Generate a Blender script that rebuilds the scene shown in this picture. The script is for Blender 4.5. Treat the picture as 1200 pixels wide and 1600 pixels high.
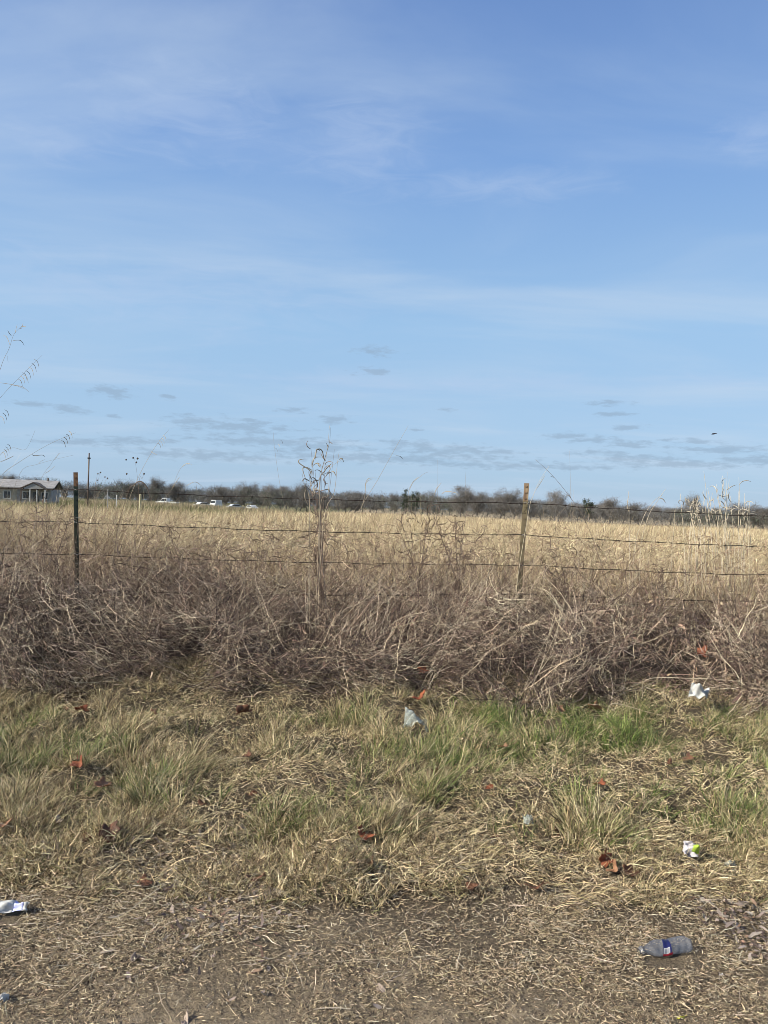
import bpy, math, random
import numpy as np
from mathutils import Vector, Matrix

for o in list(bpy.data.objects): bpy.data.objects.remove(o)
scene = bpy.context.scene
C = scene.collection
R = math.radians
rng = np.random.default_rng(11)
random.seed(5)

# ------------------------------------------------------------------ camera
F = 1170.0                       # focal length in photograph pixels (1200 x 1600)
CAM_Z = 1.5
ROLL, PITCH = R(1.9), R(0.34)
cr0 = Vector((1, 0, 0)); cu0 = Vector((0, math.sin(PITCH), math.cos(PITCH)))
cf = Vector((0, math.cos(PITCH), -math.sin(PITCH)))
cr = cr0*math.cos(ROLL) + cu0*math.sin(ROLL)
cu = cu0*math.cos(ROLL) - cr0*math.sin(ROLL)
cam_d = bpy.data.cameras.new('camera'); cam = bpy.data.objects.new('camera', cam_d); C.objects.link(cam)
cam.matrix_world = Matrix(((cr.x, cu.x, -cf.x, 0), (cr.y, cu.y, -cf.y, 0), (cr.z, cu.z, -cf.z, CAM_Z), (0, 0, 0, 1)))
cam_d.sensor_fit = 'VERTICAL'; cam_d.sensor_height = 36; cam_d.lens = F/1600*36
cam_d.clip_start = 0.05; cam_d.clip_end = 20000
scene.camera = cam

# ------------------------------------------------------------------ light
SUN_AZ, SUN_EL = R(-112), R(31)          # clockwise from +Y (view direction), elevation
sd = Vector((math.sin(SUN_AZ)*math.cos(SUN_EL), math.cos(SUN_AZ)*math.cos(SUN_EL), math.sin(SUN_EL)))
sl = bpy.data.lights.new('sun', 'SUN'); sl.energy = 5.0; sl.angle = R(0.53); sl.color = (1, .94, .82)
so = bpy.data.objects.new('sun', sl); C.objects.link(so)
so.rotation_euler = sd.to_track_quat('Z', 'Y').to_euler()
scene.view_settings.view_transform = 'Standard'; scene.view_settings.look = 'None'
scene.view_settings.exposure = 0.70; scene.view_settings.gamma = 1
scene.cycles.filter_width = 0.8

def build_world():
    w = bpy.data.worlds.new('World'); scene.world = w; w.use_nodes = True
    nt = w.node_tree; N = nt.nodes; L = nt.links; N.clear()
    def n(t, **k):
        a = N.new(t)
        for kk, v in k.items(): setattr(a, kk, v)
        return a
    def setin(nd, i, v):
        if hasattr(v, 'is_output') or isinstance(v, bpy.types.NodeSocket): L.new(v, nd.inputs[i])
        else: nd.inputs[i].default_value = v
    def m(op, a, b=0.0, c=None, clamp=False):
        nd = n('ShaderNodeMath', operation=op, use_clamp=clamp); setin(nd, 0, a); setin(nd, 1, b)
        if c is not None: setin(nd, 2, c)
        return nd.outputs[0]
    def vm(op, a, b=None):
        nd = n('ShaderNodeVectorMath', operation=op); setin(nd, 0, a)
        if b is not None: setin(nd, 1, b)
        return nd
    def mix(f, a, b):
        nd = n('ShaderNodeMix', data_type='RGBA'); setin(nd, 0, f); setin(nd, 6, a); setin(nd, 7, b); return nd.outputs[2]
    sky = n('ShaderNodeTexSky', sky_type='NISHITA', sun_disc=False)
    sky.sun_elevation = SUN_EL; sky.sun_rotation = SUN_AZ; sky.altitude = 150
    sky.air_density = 1.0; sky.dust_density = 0.6; sky.ozone_density = 3.0
    tc = n('ShaderNodeTexCoord'); d = tc.outputs['Generated']
    sep = n('ShaderNodeSeparateXYZ'); L.new(d, sep.inputs[0])
    az = m('ARCTAN2', sep.outputs[0], sep.outputs[1]); el = m('ARCSINE', sep.outputs[2])
    # blue of the day by height above the horizon, laid over the physical sky
    rampf = m('DIVIDE', el, R(80), clamp=True)
    cr_ = n('ShaderNodeValToRGB'); L.new(rampf, cr_.inputs[0])
    e = cr_.color_ramp.elements
    cols = [(0.0, (.93, 1.12, 1.36)), (.12, (1.04, 1.24, 1.5)), (.32, (1.04, 1.34, 1.68)), (.58, (.88, 1.22, 1.86)), (1.0, (.80, 1.12, 2.05))]
    SK = SKY_COLS
    e[0].position = 0; e[0].color = (*SK[0][1], 1); e[1].position = 1; e[1].color = (*SK[-1][1], 1)
    for p, c in SK[1:-1]:
        q = e.new(p); q.color = (*c, 1)
    skyc = mix(0.75, sky.outputs[0], vm('SCALE', cr_.outputs[0]).outputs[0])
    for nd in N:
        if nd.bl_idname == 'ShaderNodeVectorMath' and nd.operation == 'SCALE': nd.inputs[3].default_value = 10.0
    # thin high cirrus: streaks on a plane high above
    zc = m('ADD', m('MAXIMUM', sep.outputs[2], 0.0), 0.12)
    pl = n('ShaderNodeCombineXYZ'); L.new(m('DIVIDE', sep.outputs[0], zc), pl.inputs[0]); L.new(m('DIVIDE', sep.outputs[1], zc), pl.inputs[1])
    mp = n('ShaderNodeMapping'); L.new(pl.outputs[0], mp.inputs[0]); mp.inputs['Rotation'].default_value = (0, 0, R(-14)); mp.inputs['Scale'].default_value = (.55, 1.5, 1); mp.inputs['Location'].default_value = (3.1, 1.7, 0)
    n1 = n('ShaderNodeTexNoise'); L.new(mp.outputs[0], n1.inputs['Vector']); n1.inputs['Scale'].default_value = 1.1; n1.inputs['Detail'].default_value = 7; n1.inputs['Roughness'].default_value = .52; n1.inputs['Distortion'].default_value = .6
    r1 = n('ShaderNodeMapRange', interpolation_type='SMOOTHSTEP'); L.new(n1.outputs[0], r1.inputs[0]); r1.inputs[1].default_value = .40; r1.inputs[2].default_value = .78; r1.inputs[4].default_value = .5
    skyc = mix(r1.outputs[0], skyc, (6.3, 7.6, 9.2, 1))
    # named wisps (azimuth, elevation, half width, half height) and low flat cumulus
    nz = n('ShaderNodeTexNoise'); L.new(d, nz.inputs['Vector']); nz.inputs['Scale'].default_value = 34; nz.inputs['Detail'].default_value = 5; nz.inputs['Roughness'].default_value = .6
    ae = n('ShaderNodeCombineXYZ'); L.new(az, ae.inputs[0]); L.new(el, ae.inputs[1])
    nst = n('ShaderNodeMapping'); L.new(ae.outputs[0], nst.inputs[0]); nst.inputs['Scale'].default_value = (30, 110, 1)
    nz2 = n('ShaderNodeTexNoise'); L.new(nst.outputs[0], nz2.inputs['Vector']); nz2.inputs['Scale'].default_value = 1.6; nz2.inputs['Detail'].default_value = 4; nz2.inputs['Roughness'].default_value = .6
    def blob(lst, base=None):
        acc = None
        for (px, py, w_, h_) in lst:
            v = pix_dir(px, py); a = math.atan2(v.x, v.y); b = math.asin(v.z)
            s = vm('SUBTRACT', ae.outputs[0], (a, b, 0)); s2 = vm('MULTIPLY', s.outputs[0], (F/w_, F/h_, 0)); ln = vm('LENGTH', s2.outputs[0]).outputs['Value']
            acc = ln if acc is None else m('MINIMUM', acc, ln)
        return acc
    cum = blob(CUMULUS)
    val = m('ADD', m('SUBTRACT', 1.0, cum), m('MULTIPLY', m('SUBTRACT', nz2.outputs[0], .5), 4.4))
    r2 = n('ShaderNodeMapRange', interpolation_type='SMOOTHSTEP'); L.new(val, r2.inputs[0]); r2.inputs[1].default_value = -.35; r2.inputs[2].default_value = .95; r2.inputs[4].default_value = .5
    skyc = mix(r2.outputs[0], skyc, (3.15, 4.25, 5.6, 1))
    wis = blob(WISPS)
    nst2 = n('ShaderNodeMapping'); L.new(ae.outputs[0], nst2.inputs[0]); nst2.inputs['Scale'].default_value = (9, 34, 1); nst2.inputs['Rotation'].default_value = (0, 0, R(-8))
    nz3 = n('ShaderNodeTexNoise'); L.new(nst2.outputs[0], nz3.inputs['Vector']); nz3.inputs['Scale'].default_value = 1.3; nz3.inputs['Detail'].default_value = 7; nz3.inputs['Roughness'].default_value = .6; nz3.inputs['Distortion'].default_value = 1.0
    r3 = n('ShaderNodeMapRange', interpolation_type='SMOOTHSTEP'); L.new(m('ADD', m('SUBTRACT', 1.0, wis), m('MULTIPLY', m('SUBTRACT', nz3.outputs[0], .5), 2.6)), r3.inputs[0]); r3.inputs[1].default_value = -.3; r3.inputs[2].default_value = 1.5; r3.inputs[4].default_value = .36
    skyc = mix(r3.outputs[0], skyc, (5.6, 6.9, 9.2, 1))
    bg = n('ShaderNodeBackground'); L.new(skyc, bg.inputs[0]); bg.inputs[1].default_value = SKY_STRENGTH
    out = n('ShaderNodeOutputWorld'); L.new(bg.outputs[0], out.inputs[0])

SKY_STRENGTH = 0.0562
SKY_COLS = [(0.0, (.46, .66, .92)), (.07, (.49, .72, 1.0)), (.17, (.44, .71, 1.04)), (.31, (.275, .50, .94)), (.46, (.185, .34, .74)), (1.0, (.07, .12, .38))]
CUMULUS = [(590, 549, 30, 7), (584, 581, 26, 6), (172, 612, 30, 9), (46, 631, 26, 5), (108, 640, 26, 6), (263, 620, 12, 4), (172, 650, 12, 3), (305, 660, 45, 9),
           (365, 666, 85, 11), (455, 641, 24, 4), (523, 655, 25, 7), (390, 657, 24, 4), (215, 689, 60, 6), (410, 690, 110, 8), (500, 697, 70, 12), (640, 694, 40, 7),
           (700, 705, 90, 10), (782, 706, 32, 5), (697, 640, 12, 3), (648, 671, 12, 3), (890, 681, 40, 5), (925, 686, 38, 6), (950, 630, 26, 4), (953, 647, 26, 4),
           (985, 668, 26, 4), (985, 694, 32, 5), (1044, 687, 14, 3), (940, 708, 40, 6), (1000, 716, 60, 6), (1130, 702, 70, 6), (1090, 690, 30, 4), (1180, 718, 50, 7),
           (600, 716, 220, 8), (320, 712, 120, 8), (120, 690, 60, 5), (1060, 725, 120, 6), (800, 728, 160, 5)]
WISPS = [(80, 222, 90, 26), (780, 292, 190, 24), (560, 230, 120, 70), (160, 455, 420, 62), (300, 180, 160, 60), (1180, 210, 60, 30), (700, 600, 520, 20)]

def pix_dir(px, py):
    v = cf + cr*((px-600)/F) - cu*((py-800)/F)
    return v.normalized()
build_world()

# ------------------------------------------------------------------ helpers
def vnoise(x, y, s, seed=0):
    x = np.asarray(x, float)*s + seed*17.31; y = np.asarray(y, float)*s + seed*9.73
    xi = np.floor(x); yi = np.floor(y); fx = x-xi; fy = y-yi
    fx = fx*fx*(3-2*fx); fy = fy*fy*(3-2*fy)
    def h(a, b):
        v = np.sin(a*127.1 + b*311.7 + seed*74.7)*43758.5453
        return v - np.floor(v)
    return (h(xi, yi)*(1-fx)+h(xi+1, yi)*fx)*(1-fy) + (h(xi, yi+1)*(1-fx)+h(xi+1, yi+1)*fx)*fy
def sstep(a, b, x):
    t = np.clip((np.asarray(x, float)-a)/(b-a), 0, 1); return t*t*(3-2*t)
def terrain(x, y):
    x = np.asarray(x, float); y = np.asarray(y, float)
    z = 0.03*sstep(2.6, 3.3, y) + 0.20*sstep(4.6, 6.4, y) - .02*sstep(7.5, 20, y)
    near = sstep(2.5, 3.3, y)*(1-sstep(20, 60, y))
    z = z + near*(0.06*(vnoise(x, y, 1.6, 1)-.5) + .10*(vnoise(x, y, 4.2, 2)-.5))
    z = z + (1-sstep(9, 20, y))*(.012*(vnoise(x, y, 9, 3)-.5) + .007*(vnoise(x, y, 28, 4)-.5))
    z = z + .25*sstep(20, 90, y)*(vnoise(x, y, .02, 5)-.5)*(1-sstep(200, 260, y))
    q_ = x/np.maximum(y, 1); drop = (1.05*sstep(-.34, -.06, q_)+.85*sstep(0, .35, q_))*sstep(14, 190, y)
    return z - drop
def at(px, py, Y):                      # point on the pixel's ray at depth Y
    v = pix_dir(px, py); t = Y/v.y
    return Vector((v.x*t, Y, CAM_Z + v.z*t))
def gp(px, py, off=0.0):                # where the pixel's ray meets the ground (+off)
    v = pix_dir(px, py); t = 1.0
    for _ in range(4000):
        x, y, z = v.x*t, v.y*t, CAM_Z+v.z*t
        if z <= float(terrain(x, y))+off: break
        t += .004 if t < 12 else .05
    return Vector((x, y, z))

def tag(o, label=None, cat=None, group=None, kind=None):
    if label: o['label'] = label
    if cat: o['category'] = cat
    if group: o['group'] = group
    if kind: o['kind'] = kind
    return o
def link(name, me, mats, parent=None, loc=None, rot=None, smooth=False):
    o = bpy.data.objects.new(name, me); C.objects.link(o)
    for mt in (mats if isinstance(mats, (list, tuple)) else [mats]): me.materials.append(mt)
    if parent: o.parent = parent
    if loc is not None: o.location = loc
    if rot is not None: o.rotation_euler = rot
    if smooth:
        me.polygons.foreach_set('use_smooth', np.ones(len(me.polygons), bool))
    return o
def empty(name, loc=(0, 0, 0), rot=(0, 0, 0)):
    o = bpy.data.objects.new(name, None); C.objects.link(o); o.location = loc; o.rotation_euler = rot; o.empty_display_size = .1
    return o
def copy_tree(o, parent=None):
    c = o.copy(); C.objects.link(c); c.parent = parent
    for ch in [q for q in o.children]: copy_tree(ch, c)
    return c

def quad_mesh(name, V, Fq, col=None):
    me = bpy.data.meshes.new(name); nv = len(V); nf = len(Fq); k = Fq.shape[1]
    me.vertices.add(nv); me.vertices.foreach_set('co', np.ascontiguousarray(V, np.float32).ravel())
    me.loops.add(nf*k); me.loops.foreach_set('vertex_index', np.ascontiguousarray(Fq, np.int32).ravel())
    me.polygons.add(nf); me.polygons.foreach_set('loop_start', np.arange(0, nf*k, k, dtype=np.int32))
    if col is not None:
        a = me.attributes.new('col', 'FLOAT_COLOR', 'POINT')
        c4 = np.ones((nv, 4), np.float32); c4[:, :3] = col; a.data.foreach_set('color', c4.ravel())
    me.update(calc_edges=True)
    return me

class Strands:                           # collects ribbons (grass blades, stems, straw)
    def __init__(s): s.V = []; s.Q = []; s.C = []; s.n = 0
    def add(s, root, d, L, w, col, bend=None, nseg=4, wig=0.0, wf=1.0, taper=.15, shape='tip', flatup=False, floor=None):
        n = len(root)
        if n == 0: return
        root = np.asarray(root, float); d = np.asarray(d, float); d = d/np.linalg.norm(d, axis=1, keepdims=True)
        L = np.broadcast_to(np.asarray(L, float), (n,)); w = np.broadcast_to(np.asarray(w, float), (n,))
        if bend is None: bend = np.zeros((n, 3))
        t = np.linspace(0, 1, nseg+1)[None, :, None]
        P = root[:, None] + L[:, None, None]*(d[:, None]*t + np.asarray(bend)[:, None]*t*t)
        rv = rng.normal(size=(n, 3)); side = np.cross(d, rv); side /= np.linalg.norm(side, axis=1, keepdims=True)+1e-9
        if np.any(np.asarray(wig) > 0):
            s2 = np.cross(d, side); ph = rng.uniform(0, 6.28, (n, 1, 1)); ph2 = rng.uniform(0, 6.28, (n, 1, 1)); fr = wf*rng.uniform(.6, 1.5, (n, 1, 1))
            A = (np.broadcast_to(np.asarray(wig, float), (n,))*L)[:, None, None]
            P = P + A*(side[:, None]*(np.sin(6.28*fr*t+ph)-np.sin(ph)) + s2[:, None]*(np.sin(6.28*fr*.8*t+ph2)-np.sin(ph2)))
        if floor is not None:
            f = terrain(P[..., 0], P[..., 1]) + floor
            P[..., 2] = np.maximum(P[..., 2], f)
        if flatup:
            side = np.cross(d, np.array([0, 0, 1.0])+.5*rng.normal(size=(n, 3))); side /= np.linalg.norm(side, axis=1, keepdims=True)+1e-9
        tt = t[0, :, 0]
        prof = np.ones_like(tt) if shape == 'rod' else (1-(1-taper)*tt**1.5 if shape == 'tip' else np.sin(np.pi*(.08+.88*tt))**.6)
        W = (w[:, None]*prof[None])[..., None]*.5*side[:, None]
        V = np.stack([P-W, P+W], 2).reshape(-1, 3)
        k = (nseg+1)*2; base = s.n + np.arange(n)[:, None]*k + np.arange(nseg)[None]*2
        Q = np.stack([base, base+1, base+3, base+2], -1).reshape(-1, 4)
        s.V.append(V); s.Q.append(Q); s.C.append(np.repeat(np.asarray(col, float), k, 0)); s.n += len(V)
        return P
    def arc(s, root, d, L, w, col, K, nseg=6, taper=.25, floor=None, down=None):   # hooked leaves and vines: steady curvature K (radians over the length)
        n = len(root)
        if n == 0: return
        d = np.asarray(d, float); d = d/np.linalg.norm(d, axis=1, keepdims=True)
        rv = rng.normal(size=(n, 3)) if down is None else np.array([0, 0, -1.0])*down+rng.normal(size=(n, 3))*.35
        nn = rv-d*np.sum(rv*d, 1, keepdims=True); nn /= np.linalg.norm(nn, axis=1, keepdims=True)+1e-9
        K = np.where(np.abs(K) < .05, .05, K)[:, None, None]; L = np.broadcast_to(np.asarray(L, float), (n,))[:, None, None]
        t = np.linspace(0, 1, nseg+1)[None, :, None]; Kt = K*t*(.45+.55*t)
        P = np.asarray(root, float)[:, None] + L*(d[:, None]*np.sin(Kt)/K*1.25 + nn[:, None]*(1-np.cos(Kt))/K*1.25)
        P += (np.cumsum(rng.normal(size=P.shape)*.035, 1))*L
        if floor is not None: P[..., 2] = np.maximum(P[..., 2], terrain(P[..., 0], P[..., 1])+floor)
        side = np.cross(d, nn)*.6+rng.normal(size=(n, 3))*.5; side /= np.linalg.norm(side, axis=1, keepdims=True)+1e-9
        tt = t[0, :, 0]; prof = 1-(1-taper)*tt**1.5
        W = (np.broadcast_to(np.asarray(w, float), (n,))[:, None]*prof[None])[..., None]*.5*side[:, None]
        V = np.stack([P-W, P+W], 2).reshape(-1, 3); k = (nseg+1)*2
        base = s.n + np.arange(n)[:, None]*k + np.arange(nseg)[None]*2
        s.V.append(V); s.Q.append(np.stack([base, base+1, base+3, base+2], -1).reshape(-1, 4)); s.C.append(np.repeat(np.asarray(col, float), k, 0)); s.n += len(V)
    def build(s, name, m, parent=None):
        me = quad_mesh(name, np.concatenate(s.V), np.concatenate(s.Q), np.concatenate(s.C))
        return link(name, me, m, parent)

class MB:                                # collects solid shapes with a material slot each
    def __init__(s): s.v = []; s.f = []; s.mi = []
    def addraw(s, v, f, mi=0):
        b = len(s.v); s.v += [tuple(q) for q in v]; s.f += [tuple(b+i for i in q) for q in f]; s.mi += [mi]*len(f)
    def box(s, c, d, mi=0, M=None):
        x, y, z = c; a, b, h = d[0]/2, d[1]/2, d[2]/2
        v = [Vector((x+i*a, y+j*b, z+k*h)) for i in (-1, 1) for j in (-1, 1) for k in (-1, 1)]
        if M: v = [M @ q for q in v]
        s.addraw(v, [(0, 1, 3, 2), (4, 6, 7, 5), (0, 4, 5, 1), (2, 3, 7, 6), (0, 2, 6, 4), (1, 5, 7, 3)], mi)
    def tube(s, pts, rad, n=6, mi=0, cap=True):
        pts = [Vector(p) for p in pts]; rads = rad if isinstance(rad, (list, tuple, np.ndarray)) else [rad]*len(pts)
        v = []; 
        for i, p in enumerate(pts):
            d = (pts[min(i+1, len(pts)-1)]-pts[max(i-1, 0)]).normalized()
            a = d.cross(Vector((0.13, .21, .97)) if abs(d.z) < .9 else Vector((0, 1, .1))).normalized(); b = d.cross(a)
            for k in range(n):
                t = 2*math.pi*k/n; v.append(p + (a*math.cos(t)+b*math.sin(t))*rads[i])
        f = [(i*n+k, i*n+(k+1) % n, (i+1)*n+(k+1) % n, (i+1)*n+k) for i in range(len(pts)-1) for k in range(n)]
        if cap: f += [tuple(range(n))[::-1], tuple((len(pts)-1)*n+k for k in range(n))]
        s.addraw(v, f, mi)
    def prism(s, prof, y0, y1, mi=0):    # profile in x,z extruded along y
        n = len(prof); v = [(x, y0, z) for x, z in prof]+[(x, y1, z) for x, z in prof]
        s.addraw(v, [tuple(range(n)), tuple(range(2*n-1, n-1, -1))]+[(i, i+n, (i+1) % n+n, (i+1) % n) for i in range(n)], mi)
    def build(s, name, mats, parent=None, bevel=0, smooth=False, loc=None, rot=None):
        me = bpy.data.meshes.new(name); me.from_pydata(s.v, [], s.f); me.update()
        o = link(name, me, mats, parent, loc, rot, smooth)
        me.polygons.foreach_set('material_index', s.mi)
        if bevel:
            b = o.modifiers.new('bevel', 'BEVEL'); b.width = bevel; b.segments = 2; b.limit_method = 'ANGLE'
        return o

# ------------------------------------------------------------------ materials
def mat_strand(name, trans=.25, rough=.65, spec=.25):
    m = bpy.data.materials.new(name); m.use_nodes = True; nt = m.node_tree; N = nt.nodes; L = nt.links
    p = N['Principled BSDF']; p.inputs['Roughness'].default_value = rough; p.inputs['Specular IOR Level'].default_value = spec
    a = N.new('ShaderNodeAttribute'); a.attribute_name = 'col'
    nz = N.new('ShaderNodeTexNoise'); nz.inputs['Scale'].default_value = 60; nz.inputs['Detail'].default_value = 2
    tc = N.new('ShaderNodeTexCoord'); L.new(tc.outputs['Object'], nz.inputs['Vector'])
    mr = N.new('ShaderNodeMapRange'); L.new(nz.outputs[0], mr.inputs[0]); mr.inputs[1].default_value = .3; mr.inputs[2].default_value = .7; mr.inputs[3].default_value = .78; mr.inputs[4].default_value = 1.15
    sc = N.new('ShaderNodeVectorMath'); sc.operation = 'SCALE'; L.new(a.outputs['Color'], sc.inputs[0]); L.new(mr.outputs[0], sc.inputs[3])
    L.new(sc.outputs[0], p.inputs['Base Color'])
    if trans:
        t = N.new('ShaderNodeBsdfTranslucent'); L.new(sc.outputs[0], t.inputs[0])
        x = N.new('ShaderNodeMixShader'); x.inputs[0].default_value = trans; L.new(p.outputs[0], x.inputs[1]); L.new(t.outputs[0], x.inputs[2])
        L.new(x.outputs[0], N['Material Output'].inputs[0])
    return m
def mat(name, c1, c2=None, scale=5, rough=.8, spec=.3, metal=0, detail=6, bump=0, stretch=(1, 1, 1), lo=.4, hi=.62, trans=0):
    m = bpy.data.materials.new(name); m.use_nodes = True; nt = m.node_tree; N = nt.nodes; L = nt.links
    p = N['Principled BSDF']; p.inputs['Roughness'].default_value = rough; p.inputs['Specular IOR Level'].default_value = spec; p.inputs['Metallic'].default_value = metal
    tc = N.new('ShaderNodeTexCoord'); mp = N.new('ShaderNodeMapping'); mp.inputs['Scale'].default_value = stretch
    L.new(tc.outputs['Object'], mp.inputs[0])
    nz = N.new('ShaderNodeTexNoise'); nz.inputs['Scale'].default_value = scale; nz.inputs['Detail'].default_value = detail; nz.inputs['Roughness'].default_value = .6; L.new(mp.outputs[0], nz.inputs['Vector'])
    r = N.new('ShaderNodeValToRGB'); r.color_ramp.elements[0].position = lo; r.color_ramp.elements[1].position = hi
    r.color_ramp.elements[0].color = (*c1, 1); r.color_ramp.elements[1].color = (*(c2 or tuple(q*.82 for q in c1)), 1)
    L.new(nz.outputs[0], r.inputs[0]); L.new(r.outputs[0], p.inputs['Base Color'])
    if bump:
        b = N.new('ShaderNodeBump'); b.inputs['Distance'].default_value = bump; b.inputs['Strength'].default_value = 1; L.new(nz.outputs[0], b.inputs['Height']); L.new(b.outputs[0], p.inputs['Normal'])
    if trans:
        t = N.new('ShaderNodeBsdfTranslucent'); L.new(r.outputs[0], t.inputs[0])
        x = N.new('ShaderNodeMixShader'); x.inputs[0].default_value = trans; L.new(p.outputs[0], x.inputs[1]); L.new(t.outputs[0], x.inputs[2]); L.new(x.outputs[0], N['Material Output'].inputs[0])
    return m
def mat_clear(name, col, opaque, rough=.2):
    m = mat(name, col, tuple(q*.7 for q in col), scale=60, rough=rough, spec=.6); nt = m.node_tree; N = nt.nodes; L = nt.links
    t = N.new('ShaderNodeBsdfTransparent'); x = N.new('ShaderNodeMixShader'); x.inputs[0].default_value = opaque
    L.new(t.outputs[0], x.inputs[1]); L.new(N['Principled BSDF'].outputs[0], x.inputs[2]); L.new(x.outputs[0], N['Material Output'].inputs[0])
    return m

M_grass = mat_strand('dry_grass', .14); M_stem = mat_strand('dead_stems', .08, .7); M_twig = mat_strand('twigs', 0, .9, .1)

# ------------------------------------------------------------------ ground
def axis(lo, hi, fine_lo, fine_hi, step, g=1.13):
    a = list(np.arange(fine_lo, fine_hi, step)); s = step; x = a[-1]
    while x < hi: s *= g; x += s; a.append(x)
    s = step; x = a[0]; b = []
    while x > lo: s *= g; x -= s; b.append(x)
    return np.array(b[::-1]+a)
gx = axis(-2500, 2500, -3.2, 3.2, .03); gy = axis(-60, 4000, 1.2, 7.2, .03)
X, Y = np.meshgrid(gx, gy); Z = terrain(X, Y)
nx, ny = len(gx), len(gy); idx = np.arange(nx*ny).reshape(ny, nx)
Fq = np.stack([idx[:-1, :-1], idx[:-1, 1:], idx[1:, 1:], idx[1:, :-1]], -1).reshape(-1, 4)
def ground_mat():
    m = bpy.data.materials.new('soil'); m.use_nodes = True; nt = m.node_tree; N = nt.nodes; L = nt.links
    p = N['Principled BSDF']; p.inputs['Roughness'].default_value = .95; p.inputs['Specular IOR Level'].default_value = .15
    tc = N.new('ShaderNodeTexCoord'); sp = N.new('ShaderNodeSeparateXYZ'); L.new(tc.outputs['Object'], sp.inputs[0])
    def noise(s, d=6, r=.6):
        q = N.new('ShaderNodeTexNoise'); q.inputs['Scale'].default_value = s; q.inputs['Detail'].default_value = d; q.inputs['Roughness'].default_value = r; L.new(tc.outputs['Object'], q.inputs['Vector']); return q.outputs[0]
    def ramp(v, a, b, ca, cb):
        r = N.new('ShaderNodeValToRGB'); L.new(v, r.inputs[0]); r.color_ramp.elements[0].position = a; r.color_ramp.elements[1].position = b; r.color_ramp.elements[0].color = (*ca, 1); r.color_ramp.elements[1].color = (*cb, 1); return r.outputs[0]
    def mr(v, a, b):
        r = N.new('ShaderNodeMapRange'); L.new(v, r.inputs[0]); r.inputs[1].default_value = a; r.inputs[2].default_value = b; return r.outputs[0]
    def mix(f, a, b):
        q = N.new('ShaderNodeMix'); q.data_type = 'RGBA'; L.new(f, q.inputs[0]); L.new(a, q.inputs[6]); L.new(b, q.inputs[7]); return q.outputs[2]
    def add(a, b, k):
        q = N.new('ShaderNodeMath'); q.operation = 'MULTIPLY_ADD'; L.new(b, q.inputs[0]); q.inputs[1].default_value = k; L.new(a, q.inputs[2]); return q.outputs[0]
    n_big = noise(2.2); n_mid = noise(14); n_fine = noise(140, 4, .7)
    dirt = ramp(n_mid, .35, .68, (.22, .17, .11), (.39, .31, .21))
    dirt2 = ramp(n_fine, .35, .7, (.11, .08, .05), (.39, .31, .205))
    dirt = mix(mr(n_big, .35, .65), dirt, dirt2)
    soil = ramp(n_fine, .3, .7, (.05, .038, .026), (.15, .12, .08))  # verge soil, colour darkened to stand for shade in gaps between tufts
    c = mix(mr(add(sp.outputs[1], n_big, .8), 2.45, 3.35), dirt, soil)
    field = ramp(noise(3), .35, .65, (.30, .23, .14), (.42, .34, .21))
    c = mix(mr(sp.outputs[1], 7, 14), c, field)
    yard = ramp(noise(.2), .4, .6, (.12, .12, .05), (.22, .19, .10))
    # mown yard by the house, in world metres
    yx = mr(sp.outputs[0], -14.0, -22.0); yy = mr(sp.outputs[1], 66, 72); q = N.new('ShaderNodeMath'); q.operation = 'MULTIPLY'; L.new(yx, q.inputs[0]); L.new(yy, q.inputs[1])
    c = mix(q.outputs[0], c, yard)
    L.new(c, p.inputs['Base Color'])
    b = N.new('ShaderNodeBump'); b.inputs['Distance'].default_value = .012; L.new(n_fine, b.inputs['Height'])
    b2 = N.new('ShaderNodeBump'); b2.inputs['Distance'].default_value = .03; L.new(n_mid, b2.inputs['Height']); L.new(b.outputs[0], b2.inputs['Normal']); L.new(b2.outputs[0], p.inputs['Normal'])
    return m
g = link('ground', quad_mesh('ground', np.stack([X, Y, Z], -1).reshape(-1, 3), Fq), ground_mat(), smooth=True); tag(g, kind='structure')

# ------------------------------------------------------------------ fence
M_postg = mat('post_green_paint', (.006, .015, .009), (.06, .03, .015), scale=9, rough=.55, stretch=(1, 1, .35), lo=.5, hi=.8)
M_posttop = mat('post_rusty_top', (.16, .09, .05), (.05, .03, .02), scale=20, rough=.85)
M_postt = mat('post_worn_paint', (.12, .10, .052), (.06, .038, .022), scale=14, rough=.7, stretch=(1, 1, .2), lo=.35, hi=.7)
M_posttan = mat('post_bare_top', (.24, .18, .11), (.10, .06, .035), scale=16, rough=.7, stretch=(1, 1, .3))
M_wire = mat('rusty_wire', (.022, .015, .012), (.045, .03, .022), scale=30, rough=.8)
M_tie = mat('galvanised_tie', (.5, .5, .48), (.3, .28, .25), scale=30, rough=.5, metal=.5)

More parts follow.
